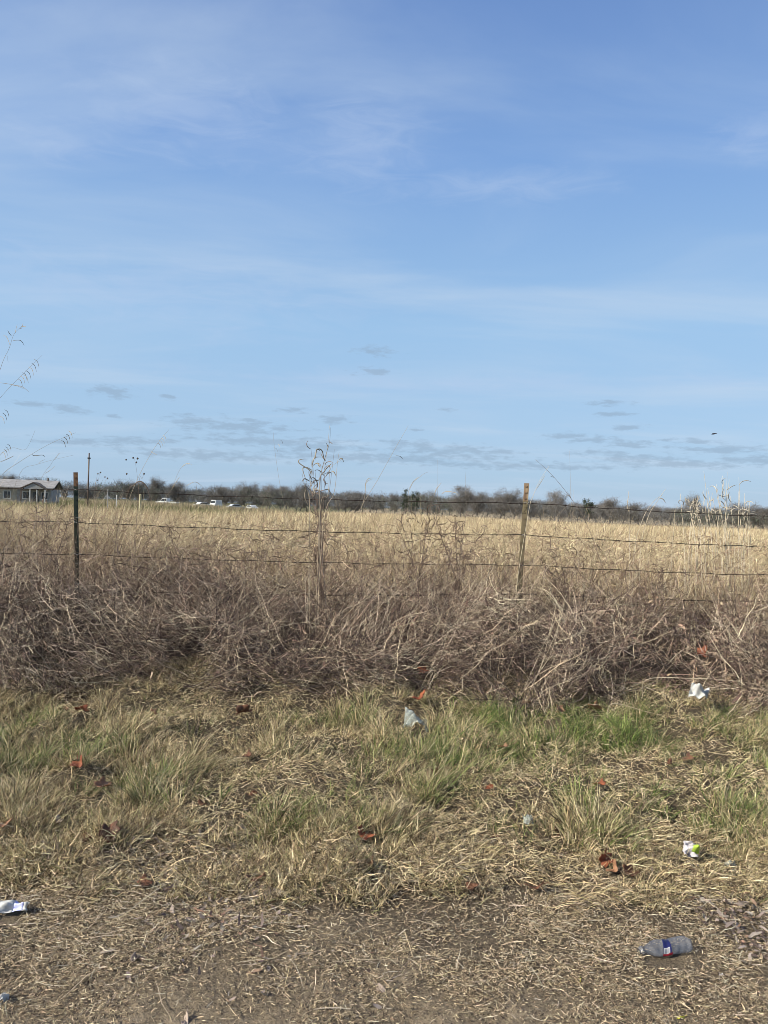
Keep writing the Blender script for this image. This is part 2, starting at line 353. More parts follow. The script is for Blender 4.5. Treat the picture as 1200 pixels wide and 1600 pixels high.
def post(parent, base, top, wbar, face, m_low, m_top, ztop, label):
    # a steel T-post: flange facing along `face`, web behind it, studs on the flange
    base = Vector(base); top = Vector(top); ax = (top-base); Ln = ax.length; ax.normalize()
    fx = Vector((math.cos(face), math.sin(face), 0)); fx = (fx-ax*fx.dot(ax)).normalized(); wy = ax.cross(fx)   # wy: sideways
    Mx = Matrix(((wy.x, fx.x, ax.x, base.x), (wy.y, fx.y, ax.y, base.y), (wy.z, fx.z, ax.z, base.z), (0, 0, 0, 1)))
    k = Ln-ztop
    o = empty('fence_post'); bpy.context.view_layer.update(); o.parent = parent; o['label'] = label
    def body(nm, z0, z1, mm):
        b = MB(); t = .0035
        prof = [(-wbar/2, 0), (wbar/2, 0), (wbar/2, -t), (t/2, -t*1.3), (t/2, -wbar*.85), (-t/2, -wbar*.85), (-t/2, -t*1.3), (-wbar/2, -t)]
        v = [(x, y, z0) for x, y in prof]+[(x, y, z1) for x, y in prof]; n = len(prof)
        b.addraw([Mx @ Vector(q) for q in v], [tuple(range(n))[::-1], tuple(range(n, 2*n))]+[(i, (i+1) % n, (i+1) % n+n, i+n) for i in range(n)])
        z = z0+.02
        while z < z1-.01:
            b.box((0, .003, z), (wbar*.42, .009, .011), M=Mx); z += .055
        return b.build(nm, mm, o)
    body('shaft', 0, k, m_low); body('bare_tip', k, Ln, m_top)
    return o, ax, Mx

fence = empty('barbed_wire_fence', at(470, 900, 6.6))
fence.location.z = float(terrain(fence.location.x, 6.6))
tag(fence, 'rusty barbed wire strung between leaning steel posts across the dead brush', 'fence')
finv = Matrix.Translation(-fence.location)
def reparent(o):
    o.matrix_parent_inverse = finv
pA_top = at(118, 738, 6.40); pA_bot = at(121.5, 1000, 6.40); pB_top = at(823, 755, 6.80); pB_bot = at(806, 1000, 6.80)
def stretch_to_ground(t, b):
    d = (b-t).normalized(); p = t.copy()
    while p.z > float(terrain(p.x, p.y))-.05: p += d*.01
    return p
bA = stretch_to_ground(pA_top, pA_bot); bB = stretch_to_ground(pB_top, pB_bot)
oA, _, _ = post(fence, bA, pA_top, .036, R(-85), M_postg, M_posttop, .12, 'upright dark green studded steel post with a rusty top'); reparent(oA)
oB, _, _ = post(fence, bB, pB_top, .046, R(-118), M_postt, M_posttan, .16, 'leaning tan and olive post with bare bright top'); reparent(oB)
dirf = (pB_top-pA_top); 
extra = []
for k, (tp, src) in enumerate(((pA_top-dirf*1.0+Vector((0, 0, -.02)), 0), (pB_top+dirf*.98+Vector((0, 0, .02)), 1))):
    bt = stretch_to_ground(tp, tp+Vector((.02*(-1)**k, 0, -1)))
    oE, _, _ = post(fence, bt, tp, .036, R(-90), M_postg, M_posttop, .12, 'dark green steel post beyond the side of the view'); reparent(oE); extra.append(tp)
M_w = []
wires_px = [((-90, 759), (118, 765), (823, 786), (1200, 804)), ((-90, 810), (118, 816), (823, 836), (1200, 851)), ((-90, 861), (118, 866), (823, 883), (1200, 895)), ((-90, 918), (118, 922), (823, 929), (1200, 934))]
for wi, pts in enumerate(wires_px):
    a = at(*pts[1], 6.38); b = at(*pts[2], 6.77); c = at(*pts[3], 6.77+.39*377/705)
    # follow the fence line from outside post to outside post
    def wp(s):            # s in post spacings, 0 at left post, 1 at right post
        x = pA_top.x + dirf.x*s; y = a.y + (b.y-a.y)*s
        sag = .022*4*((s % 1)*(1-(s % 1)))
        z = a.z+(b.z-a.z)*s if s <= 1 else b.z + (c.z-b.z)*(s-1)/.535*.55
        if s > 1: sag = .03*4*((s % 1)*(1-(s % 1)))
        return Vector((x, y, z - sag + .003*math.sin(s*37+wi*3)+.002*math.sin(s*83+wi)))
    b_ = MB(); ss = np.linspace(-1, 1.98, 150); b_.tube([wp(s) for s in ss], .0029, n=5)
    for j in range(92):
        s = -1 + (j+.5+.2*random.random())*2.98/92; p = wp(s)
        for q in range(2):
            dv = Vector((random.uniform(-.5, .5), random.uniform(-1, 1), random.uniform(-1, 1))).normalized()*.013
            b_.tube([p-dv, p+dv], .0013, n=4)
        b_.tube([p-Vector((.007, 0, 0)), p+Vector((.007, 0, 0))], .0042, n=6)
    wo = b_.build('barbed_wire', M_wire, fence, smooth=True); reparent(wo)
for (pp, base_, top_) in ((wires_px, bA, pA_top),):
    for wi in range(4):
        for (px, py, Yd) in ((118+wi*.6, wires_px[wi][1][1], 6.37), (823-wi*3.5, wires_px[wi][2][1], 6.76)):
            c = at(px, py, Yd); q = MB(); r = .024
            q.tube([c+Vector((math.cos(t)*r, math.sin(t)*r*.9+.02, .006*math.sin(t*2))) for t in np.linspace(-.3, 5.2, 16)], .0016, n=5)
            wo = q.build('wire_tie', M_tie, fence); reparent(wo)
# ties left around the green post between the wires
for py in (809, 847, 880, 889, 912):
    c = at(118.8+(py-738)*.012, py, 6.37); q = MB(); r = .023
    q.tube([c+Vector((math.cos(t)*r, math.sin(t)*r+.018, .004*math.cos(t))) for t in np.linspace(0, 6.28, 16)], .0013, n=5)
    wo = q.build('wire_tie', M_tie, fence); reparent(wo)

# ------------------------------------------------------------------ far trees
def make_tree(seed, H, W, twig_n, levels=4, col=(.17, .145, .125), name='bare_tree', trunk_frac=.25, up=.5):
    rs = np.random.default_rng(seed); root = empty(name)
    tb = MB(); cw = Strands(); segs = []
    def grow(p, d, L, r, lev):
        pts = [p.copy()]; n = 4
        for i in range(n):
            d = (d+Vector(rs.normal(size=3))*.16+Vector((0, 0, .05))).normalized(); p = p+d*L/n; pts.append(p.copy())
        segs.append((pts, r, lev))
        if lev >= levels: return
        nb = [6, 5, 5, 4][min(lev, 3)]
        for i in range(nb):
            k = 1+int(rs.integers(0, n)) if lev else 1+min(n-1, i*n//nb)
            q = pts[k]; a = rs.uniform(0, 6.28); sp = rs.uniform(.5, 1.05)
            e = (d*(1-.35*sp)+Vector((math.cos(a)*sp*W/H*1.6, math.sin(a)*sp*W/H*1.6, rs.uniform(-.05, up)))).normalized()
            grow(q, e, L*rs.uniform(.5, .75), r*.5, lev+1)
    grow(Vector((0, 0, -.2)), Vector((0, 0, 1)), H*.62, H*.022, 0)
    trunk_pts, r0, _ = segs[0]
    tb.tube(trunk_pts, [r0*(1-.14*i) for i in range(5)], n=6)
    zs = max(p.z for s in segs for p in s[0]); 
    sc = H/(zs+.4)
    R_, D_, L_, W_, Cc = [], [], [], [], []
    for pts, r, lev in segs[1:]:
        for i in range(4):
            R_.append(pts[i]); D_.append(pts[i+1]-pts[i]); L_.append((pts[i+1]-pts[i]).length*1.05); W_.append(max(r*2*(1-.15*i), .035)); Cc.append(1)
    tip = [(s[0][rs.integers(1, 5)]) for s in segs if s[2] >= levels-2]
    base = np.array([tuple(p) for p in R_])*sc; dd = np.array([tuple(p) for p in D_]); ll = np.array(L_)*sc
    cc = np.array(col)*rs.uniform(.8, 1.2, (len(base), 1))
    cw.add(base, dd, ll, np.array(W_), cc, nseg=1, taper=.85)
    twig_n *= 2; ti = rs.integers(0, len(tip), twig_n); tr = np.array([tuple(tip[i]) for i in ti])*sc + rs.normal(size=(twig_n, 3))*.30
    u3 = rs.normal(size=(twig_n, 3)); u3 /= np.linalg.norm(u3, axis=1, keepdims=True); rad = rs.uniform(.3, 1, (twig_n, 1))**.5*(1+.16*np.sin(u3[:, :1]*5+seed)+.12*np.sin(u3[:, 1:2]*7+2*seed))
    dome = u3*rad*np.array([W*.52, W*.52, H*.40])+np.array([0, 0, H*.57]); pickd = rs.uniform(0, 1, twig_n) < .3; tr[pickd] = dome[pickd]
    td = rs.normal(size=(twig_n, 3))*np.array([1, 1, .8])+tr*np.array([.22, .22, 0])+np.array([0, 0, .5])
    tc_ = np.array(col)*rs.uniform(.75, 1.35, (twig_n, 1))*np.array([1.05, 1, .95])
    cw.add(tr, td, rs.uniform(.4, 1.1, twig_n)*H/8, rs.uniform(.018, .032, twig_n), tc_, nseg=2, bend=rs.normal(size=(twig_n, 3))*.15)
    for i, v in enumerate(tb.v): tb.v[i] = tuple(c*sc for c in v)
    tb.build('trunk', M_bark, root, smooth=True); cw.build('crown', M_twig, root)
    return root
M_bark = mat('bark', (.14, .12, .105), (.24, .21, .19), scale=3, rough=.95)
M_leafy = mat_strand('evergreen_leaves', .1, .7)
protos = [make_tree(s, h, w, n, col=c) for s, h, w, n, c in (
    (1, 9, 4.5, 3800, (0.164, 0.157, 0.147)), (2, 8.5, 4.2, 3800, (0.147, 0.140, 0.132)), (3, 8, 3.6, 3200, (0.173, 0.165, 0.155)), (4, 7, 4.2, 3600, (0.153, 0.146, 0.137)),
    (5, 9.5, 5, 4200, (0.170, 0.162, 0.152)), (6, 6, 3.8, 3200, (0.140, 0.134, 0.126)))]
used = [False]*6
def make_evergreen(seed, H, W):
    rs = np.random.default_rng(seed); root = empty('evergreen_tree'); n = 1500
    tb = MB(); tb.tube([(0, 0, -.2), (.1, 0, H*.4), (0, .05, H*.8)], [.16, .12, .05]); tb.build('trunk', M_bark, root)
    s = Strands(); cl = rs.normal(size=(26, 3))*np.array([W*.27, W*.27, H*.17])+np.array([0, 0, H*.66])
    p = cl[rs.integers(0, 26, n)]+rs.normal(size=(n, 3))*.32
    s.add(p, rs.normal(size=(n, 3)), rs.uniform(.2, .5, n), rs.uniform(.08, .16, n), np.array((.04, .052, .03))*rs.uniform(.6, 1.6, (n, 1)), nseg=2, shape='leaf')
    s.build('crown', M_leafy, root); return root

def hor(px): return 793+(px-600)*.0332
FARG = 'bare trees of the far tree line'
def far_tree(px, topy, D, label=None, k=None, cls=None, wmul=1.0):
    xw = (px-600)/F*D; h = (hor(px)-topy)/F*D + CAM_Z-float(terrain(xw, D))
    if cls: 
        o = cls; H = o['h0']
    else:
        k = random.randrange(6) if k is None else k
        if used[k]: o = copy_tree(protos[k])
        else: o = protos[k]; used[k] = True
        H = (9, 8.5, 8, 7, 9.5, 6)[k]
    p = at(px, hor(px), D); o.location = (p.x, D, float(terrain(p.x, D))-.02)
    s = h/H; o.scale = (s*wmul, s*wmul, s); o.rotation_euler = (0, 0, random.uniform(0, 6.28))
    tag(o, label or 'low bare grey tree merged into the far tree line, matching its neighbours', 'tree', FARG if cls is None else None)
    return o
named = [
 (12, 738, 160, 'dark bare tree rising over the left end of the farmhouse roof', 0, 1.1), (48, 745, 165, 'broad dark bare crown right behind the farmhouse roof', 3, 1.5),
 (78, 752, 170, 'thin bare tree behind the right end of the farmhouse', 2, 1.1),
 (203, 749, 250, 'left one of the two joined bare crowns right of the thin pole', 1, 1.25), (218, 751, 255, 'right one of the two joined bare crowns right of the thin pole', 3, 1.2),
 (245, 744, 245, 'tallest round bare tree above the white pickup truck', 0, 1.15), (277, 751, 250, 'round bare tree just right of the tallest one, above the parked cars', 3, 1.3),
 (336, 757, 255, 'small bare tree over the white cars, between two low stretches of brush', 5, 1.2), (352, 759, 262, 'low bare tree leaning toward the round crown at the fence stay', 2, 1.1),
 (377, 752, 255, 'domed bare tree left of the middle of the left tree line', 1, 1.3), (418, 755, 250, 'pale loose bare tree left of the tall leafy weed', 2, 1.3),
 (447, 757, 258, 'pale twiggy bare tree touching the left side of the tall weed clump', 4, 1.1), (470, 752, 256, 'bare tree directly behind the tall leafy weed clump', 0, 1.1),
 (545, 765, 265, 'low bare tree just right of the tall leafy weed clump', 5, 1.3), (720, 756, 248, 'tall bare tree left of the tan leaning post, standing above the line', 4, 1.1),
 (742, 766, 260, 'pale bare tree on the right flank of the tall one', 2, 1.2), (783, 762, 250, 'wide brown bare crown immediately left of the leaning post', 1, 1.5),
 (668, 765, 268, 'small bare tree right of the two dark green tops', 5, 1.1), (868, 764, 256, 'bare tree right of the leaning post behind the long bare stick', 2, 1.1),
 (953, 776, 250, 'low round bare tree right of the small evergreen', 3, 1.3), (1000, 783, 258, 'low rounded bare tree mid way between evergreen and reed clump', 5, 1.3),
 (1080, 770, 262, 'bare tree with a forked crown behind the pale reed clump', 0, .9), (1152, 783, 255, 'low bare tree right behind the pale reed clump', 5, 1.3), (1192, 789, 250, 'low bare tree at the right edge of the photo', 3, 1.3)]
for px, ty, D, lb, k, wm in named: far_tree(px, ty, D, lb, k, wmul=wm)
tops = [(-150, 750), (-60, 745), (30, 748), (100, 757), (150, 760), (190, 758), (300, 764), (400, 763), (520, 769), (600, 771), (700, 773), (760, 772), (840, 780), (920, 786), (1000, 790), (1100, 792), (1200, 796), (1350, 800)]
tx = np.array([t[0] for t in tops]); tyv = np.array([t[1] for t in tops])
px = -120
while px < 1330:
    if not (-10 < px < 92): far_tree(px, np.interp(px, tx, tyv)+random.uniform(-5, 4), random.uniform(262, 300), wmul=random.uniform(1.1, 1.5))
    px += random.uniform(10, 17)
for px, ty, D, lb, w in ((920, 779, 248, 'small dark evergreen tree rising over brush right of the leaning post', 3.2), (633, 768, 240, 'left dark green evergreen top above the bare line', 2.2), (649, 770, 244, 'right dark green evergreen top above the bare line', 2.6)):
    ev = make_evergreen(int(px), 7.5, w); ev['h0'] = 7.5; far_tree(px, ty, D, lb, cls=ev); del ev['h0']
# the brush under the trees: one mass nobody could count
s = Strands(); n = 80000
pxs = rng.uniform(-140, 1340, n); Dd = rng.uniform(235, 300, n)
xs = (pxs-600)/F*Dd; hh = ((793+(pxs-600)*.0332-np.interp(pxs, tx, tyv))/F*Dd+2.6)*(.70+.42*vnoise(xs, Dd*.3, .16, 8))
keep = ~((pxs > 95) & (pxs < 150) & (Dd < 250)); pxs, Dd, xs, hh = pxs[keep], Dd[keep], xs[keep], hh[keep]; n = len(xs)
z0 = terrain(xs, Dd); zf = rng.uniform(0, 1, n)**.75
root = np.stack([xs, Dd, z0+hh*zf*.93], 1); d = rng.normal(size=(n, 3))*np.array([.8, .8, .5])+np.array([0, 0, .9])
c = np.array((.130, .126, .118))*rng.uniform(.5, 1.5, (n, 1)); gsel = vnoise(xs, Dd, .05, 3) > .62; c[gsel] *= np.array([.8, .95, .75])
s.add(root, d, rng.uniform(.5, 1.6, n), rng.uniform(.04, .10, n), c, nseg=2, bend=rng.normal(size=(n, 3))*.2)
tag(s.build('far_brush', M_twig), 'dark brown winter brush filling the foot of the far tree line', 'brush', kind='stuff')

# ------------------------------------------------------------------ house, pole, vehicles
M_cream = mat('cream_siding', (.40, .36, .29), (.30, .265, .21), scale=2, rough=.8); M_shadew = mat('shaded_siding', (.33, .32, .30), (.25, .24, .23), scale=2, rough=.8)  # second siding: shade of the right wall and gable put into its grey
M_roof = mat('grey_shingle_roof', (.22, .21, .20), (.30, .29, .28), scale=1.5, rough=.9, bump=.02); M_dark = mat('dark_glass', (.02, .025, .03), (.04, .05, .06), scale=2, rough=.15, spec=.6)
M_white = mat('white_paint', (.58, .58, .56), (.48, .48, .46), scale=1.5, rough=.35, spec=.5); M_tyre = mat('tyre', (.02, .02, .02), (.03, .03, .03), rough=.9); M_wood = mat('weathered_wood', (.10, .075, .06), (.16, .13, .11), scale=4, rough=.95, stretch=(1, 1, .2))
hp = at(30, 790, 112); hp = at(84, 790, 112); house = empty('farmhouse', (hp.x-.5, 112, float(terrain(hp.x, 112))), (0, 0, R(12))); house.scale = (.86, .86, .86)
tag(house, 'low single storey house with grey roof, cream front and small gabled porch', 'house')
b = MB(); b.box((-12.5, 3.6, 1.4), (14, 7, 2.8)); b.build('front_wall', M_cream, house)
b = MB(); b.box((-2.75, 3.6, 1.4), (5.5, 6.9, 2.8)); b.build('side_wall', M_shadew, house)['label'] = 'wall at the right end, its shade put into a greyer colour'
def roof(x0, x1, y0, y1, z0, z1, nm, m):
    b = MB(); ym = (y0+y1)/2; t = .15
    b.addraw([(x0, y0, z0), (x1, y0, z0), (x1, ym, z1), (x0, ym, z1), (x1, y1, z0), (x0, y1, z0), (x0, y0, z0+t), (x1, y0, z0+t), (x1, ym, z1+t), (x0, ym, z1+t), (x1, y1, z0+t), (x0, y1, z0+t)],
             [(0, 3, 2, 1), (3, 5, 4, 2), (6, 7, 8, 9), (9, 8, 10, 11), (0, 1, 7, 6), (5, 11, 10, 4), (0, 6, 9, 3), (3, 9, 11, 5), (1, 2, 8, 7), (2, 4, 10, 8)])
    return b.build(nm, m, house)
rf = roof(-20, .6, -.5, 7.6, 2.75, 4.15, 'roof', M_roof)
b = MB(); b.tube([(-1.2, 3.2, 3.9), (-1.2, 3.2, 4.75)], .14); b.build('vent_pipe', M_wood, rf)
b = MB()
b.addraw([(-4.6, -2.2, 2.72), (-2.4, -2.2, 3.85), (-.2, -2.2, 2.72), (-4.6, 2, 2.72), (-2.4, 2, 3.85), (-.2, 2, 2.72), (-4.6, -2.2, 2.60), (-2.4, -2.2, 3.70), (-.2, -2.2, 2.60), (-4.6, 2, 2.6), (-2.4, 2, 3.7), (-.2, 2, 2.6)],
         [(0, 3, 4, 1), (1, 4, 5, 2), (6, 7, 10, 9), (7, 8, 11, 10), (0, 1, 7, 6), (1, 2, 8, 7), (0, 6, 9, 3), (2, 5, 11, 8)])
pr = b.build('porch_roof', M_wood, house)
b = MB(); b.addraw([(-4.3, -2.1, 2.62), (-.5, -2.1, 2.62), (-2.4, -2.1, 3.62), (-4.3, -1.95, 2.62), (-.5, -1.95, 2.62), (-2.4, -1.95, 3.62)], [(0, 1, 2), (3, 5, 4), (0, 3, 4, 1), (1, 4, 5, 2), (2, 5, 3, 0)]); b.build('gable', M_shadew, house)
for x in (-4.3, -2.9, -1.8, -.5):
    b = MB(); b.box((x, -2.0, 1.31), (.16, .16, 2.62)); b.build('porch_post', M_white if x > -4 else M_wood, house)
b = MB(); b.box((-2.4, -1.0, .12), (4.2, 2.2, .24)); b.build('porch_floor', M_wood, house)
b = MB(); b.box((-2.4, .07, 1.1), (.95, .06, 2.05)); dr = b.build('door', M_dark, house)
b = MB(); b.box((-2.05, .0, 1.05), (.08, .08, .08)); b.build('handle', M_tie, dr)
for x in (-17, -13.5, -9.5, -7, -4.0, -1.0):
    b = MB(); 
    for (dx, dz, w, h) in ((0, .62, 1.2, .1), (0, -.62, 1.2, .1), (-.55, 0, .1, 1.14), (.55, 0, .1, 1.14), (0, 0, .05, 1.14)): b.box((x+dx, .06, 1.55+dz), (w, .1, h))
    wn = b.build('window', M_white, house); b = MB(); b.box((x, .09, 1.55), (1.0, .05, 1.14)); b.build('pane', M_dark, wn)

pb = at(136.8, 790, 84); pt = at(139.6, 708, 84); z0 = float(terrain(pb.x, 84)); b = MB()
b.tube([(0, 0, -.3), (0, 0, pt.z-z0)], [.10, .07], n=10); pole = empty('pole', (pb.x, 84, z0)); tag(pole, 'thin dark bare pole rising above the trees just right of the green fence post', 'pole')
b.build('shaft', M_wood, pole, smooth=True); b = MB(); b.tube([(0, 0, pt.z-z0-.62), (0, 0, pt.z-z0-.5)], .17, n=10); b.box((0, 0, pt.z-z0-.56), (.42, .08, .06)); b.build('bracket', M_tyre, pole)

def vehicle(kind, px, py, D, rot, m_body, label, cat):
    p = at(px, py, D); o = empty({'truck': 'pickup_truck', 'car': 'parked_car', 'van': 'parked_van'}[kind], (p.x, D, float(terrain(p.x, D))), (0, 0, rot)); tag(o, label, cat)
    if kind == 'truck':
        body = [(-2.7, .45), (-2.7, 1.05), (-.35, 1.05), (-.25, 1.12), (1.2, 1.12), (1.55, 1.05), (2.55, .95), (2.65, .45)]; cab = [(-.35, 1.1), (-.3, 1.78), (.75, 1.8), (1.35, 1.1)]; wx = (-1.7, 1.75)
    elif kind == 'car':
        body = [(-2.2, .38), (-2.25, .9), (-1.6, .98), (1.0, .95), (2.1, .8), (2.2, .38)]; cab = [(-1.7, .96), (-1.1, 1.4), (.3, 1.42), (1.05, .94)]; wx = (-1.35, 1.4)
    else:
        body = [(-2.6, .4), (-2.6, 1.3), (1.9, 1.2), (2.5, 1.0), (2.55, .4)]; cab = [(-2.58, 1.28), (-2.5, 2.05), (1.2, 2.05), (1.9, 1.19)]; wx = (-1.6, 1.7)
    b = MB(); b.prism(body, -.88, .88); bo = b.build('body', m_body, o, bevel=.06)
    b = MB(); b.prism(cab, -.78, .78); b.build('cabin', m_body, o, bevel=.05)
    b = MB(); cx = sum(q[0] for q in cab)/4; cz = sum(q[1] for q in cab)/4
    win = [(cx+(x-cx)*.86, cz+(z-cz)*.72) for x, z in cab]
    b.prism(win, -.79, .79); b.build('side_windows', M_dark, o)
    for x in wx:
        for y in (-.83, .83):
            b = MB(); b.tube([(x, y-.11, .34), (x, y+.11, .34)], .34, n=18); w = b.build('wheel', M_tyre, o, smooth=False)
            b = MB(); b.tube([(x, y-.12, .34), (x, y+.12, .34)], .19, n=12); b.build('rim', M_tie, w)
    for y in (-.65, .65):
        b = MB(); b.box((body[-2][0]+.03, y, .72), (.1, .3, .16)); b.build('headlight', M_tie, o)
    return o
M_silver = mat('silver_paint', (.42, .44, .46), (.38, .40, .42), rough=.35, spec=.5)
vehicle('truck', 261, 786, 168, R(168), M_white, 'white pickup truck parked in front of the far trees, left of the other vehicles', 'pickup truck')
vehicle('car', 318, 787, 172, R(50), M_white, 'small white car parked between the pickup and the white van', 'car')
vehicle('van', 337, 788, 176, R(118), M_white, 'white van parked just right of the small white car', 'van')
vehicle('car', 369, 790, 180, R(40), M_silver, 'silver car half hidden by grass right of the white van', 'car')
vehicle('car', 392, 790, 185, R(130), M_white, 'white car farthest right of the parked vehicles, left of the leafy weed', 'car')
M_yell = mat('pale_yellow_post', (.42, .39, .24), (.36, .32, .2)); M_rail = mat('grey_steel', (.3, .3, .3), (.2, .2, .2))
def marker(px, y0, y1, D, w, m, lb, cat, nm):
    p = at(px, y0, D); q = at(px, y1, D); z = float(terrain(p.x, D)); o = empty(nm, (p.x, D, z)); tag(o, lb, cat)
    b = MB(); b.tube([(0, 0, -.1), (0, 0, q.z-z)], w/2, n=8); b.build('shaft', m, o); b = MB(); b.tube([(0, 0, q.z-z), (0, 0, q.z-z+w*.4)], [w*.6, w*.3], n=8); b.build('cap', m, o)
marker(219, 790, 773, 70, .20, M_yell, 'short thick pale yellow post left of the white pickup', 'post', 'marker_post')
marker(168, 790, 765, 75, .09, M_rail, 'thin grey gatepost between the tall pole and the yellow post', 'post', 'gate_post')
marker(182, 788, 774, 95, .14, M_white, 'small white post between the thin grey one and the yellow one', 'post', 'marker_post')

# bird
bp = at(1116, 678, 42); bird = empty('flying_bird', bp, (R(8), R(-14), R(12))); tag(bird, 'small dark bird gliding in the open sky at upper right', 'bird')
M_bird = mat('dark_feathers', (.02, .022, .03), (.04, .04, .05), scale=20, rough=.7)
b = MB(); b.tube([(-.15, 0, 0), (-.09, 0, 0), (-.03, 0, .008), (.03, 0, .01), (.08, 0, .012), (.11, 0, .014), (.13, 0, .008)], [.006, .022, .034, .034, .024, .02, .003], n=8)
b.addraw([(-.10, .012, 0), (-.10, -.012, 0), (-.21, -.035, .0), (-.21, .035, 0), (-.10, 0, .006), (-.2, 0, .006)], [(0, 1, 2, 3), (0, 3, 5, 4), (4, 5, 2, 1)]); b.build('body', M_bird, bird, smooth=True)
for sgn in (-1, 1):
    b = MB(); a = [(.06, .02, .01), (.075, .1, .035), (.02, .24, .02), (-.05, .12, .025), (-.05, .02, .01)]
    a = [(x, y*sgn, z) for x, y, z in a]; b.addraw(a+[(x, y, z+.006) for x, y, z in a], [(0, 1, 2, 3, 4), (9, 8, 7, 6, 5)]+[(i, (i+1) % 5, (i+1) % 5+5, i+5) for i in range(5)]); b.build('wing', M_bird, bird)

# ------------------------------------------------------------------ litter and fallen leaves (first, so that blades can make room)
room = []                                # (x, y, radius)
def leaf(px, py, size, off, label, colr, rot=None, tilt=None, shape=0):
    off *= .62; size *= .66; p = gp(px, py, off); rs = np.random.default_rng(int(px*7+py)); nA = 26; nr = 5
    V = [(0, 0, 0)]; 
    kx = rs.uniform(.15, .5); ky = rs.uniform(.1, .4); ph = rs.uniform(0, 6.28)
    for r in range(1, nr+1):
        for i in range(nA):
            t = 2*math.pi*i/nA
            lob = (1+.26*math.cos(5*t)+.10*math.cos(11*t+1)) if shape == 0 else (.62+.38*abs(math.cos(t))**1.5)
            q = size*.5*lob*r/nr; x = q*math.cos(t)*1.15; y = q*math.sin(t)*.85; rr = r/nr
            z = size*(kx*rr*rr*math.cos(2*t+ph)*.5+ky*rr*rr*.5+.07*rr*math.cos(5*t)+rs.normal()*.025)
            V.append((x, y, z))
    fc = [(0, 1+i, 1+(i+1) % nA) for i in range(nA)]
    for r in range(nr-1):
        a = 1+r*nA; fc += [(a+i, a+nA+i, a+nA+(i+1) % nA, a+(i+1) % nA) for i in range(nA)]
    me = bpy.data.meshes.new('dead_leaf'); me.from_pydata(V, [], fc); me.update()
    o = empty('dead_leaf', p, ((tilt if tilt is not None else rs.uniform(-.1, .9)), rs.uniform(-.4, .4), rot if rot is not None else rs.uniform(0, 6.28)))
    bl = link('blade', me, LM[colr], o, smooth=True); sm = bl.modifiers.new('thick', 'SOLIDIFY'); sm.thickness = .0012
    b = MB(); b.tube([(-.5*size, 0, size*.1), (-.75*size, size*.05, size*.12), (-1.0*size, size*.14, size*.2)], [.0016, .0012, .001], n=5); b.build('stalk', LM[colr], o)
    tag(o, label, 'leaf', 'fallen dead leaves on the verge'); room.append((p.x, p.y, size*.42))
LM = [mat('leaf_rust', (.30, .10, .045), (.17, .055, .03), scale=30, rough=.6, trans=.2, bump=.003), mat('leaf_brown', (.17, .075, .04), (.085, .045, .03), scale=30, rough=.7, trans=.15, bump=.003),
      mat('leaf_tan', (.38, .21, .12), (.25, .13, .07), scale=30, rough=.6, trans=.2, bump=.003), mat('leaf_grey', (.34, .27, .21), (.2, .15, .12), scale=30, rough=.8, bump=.003)]
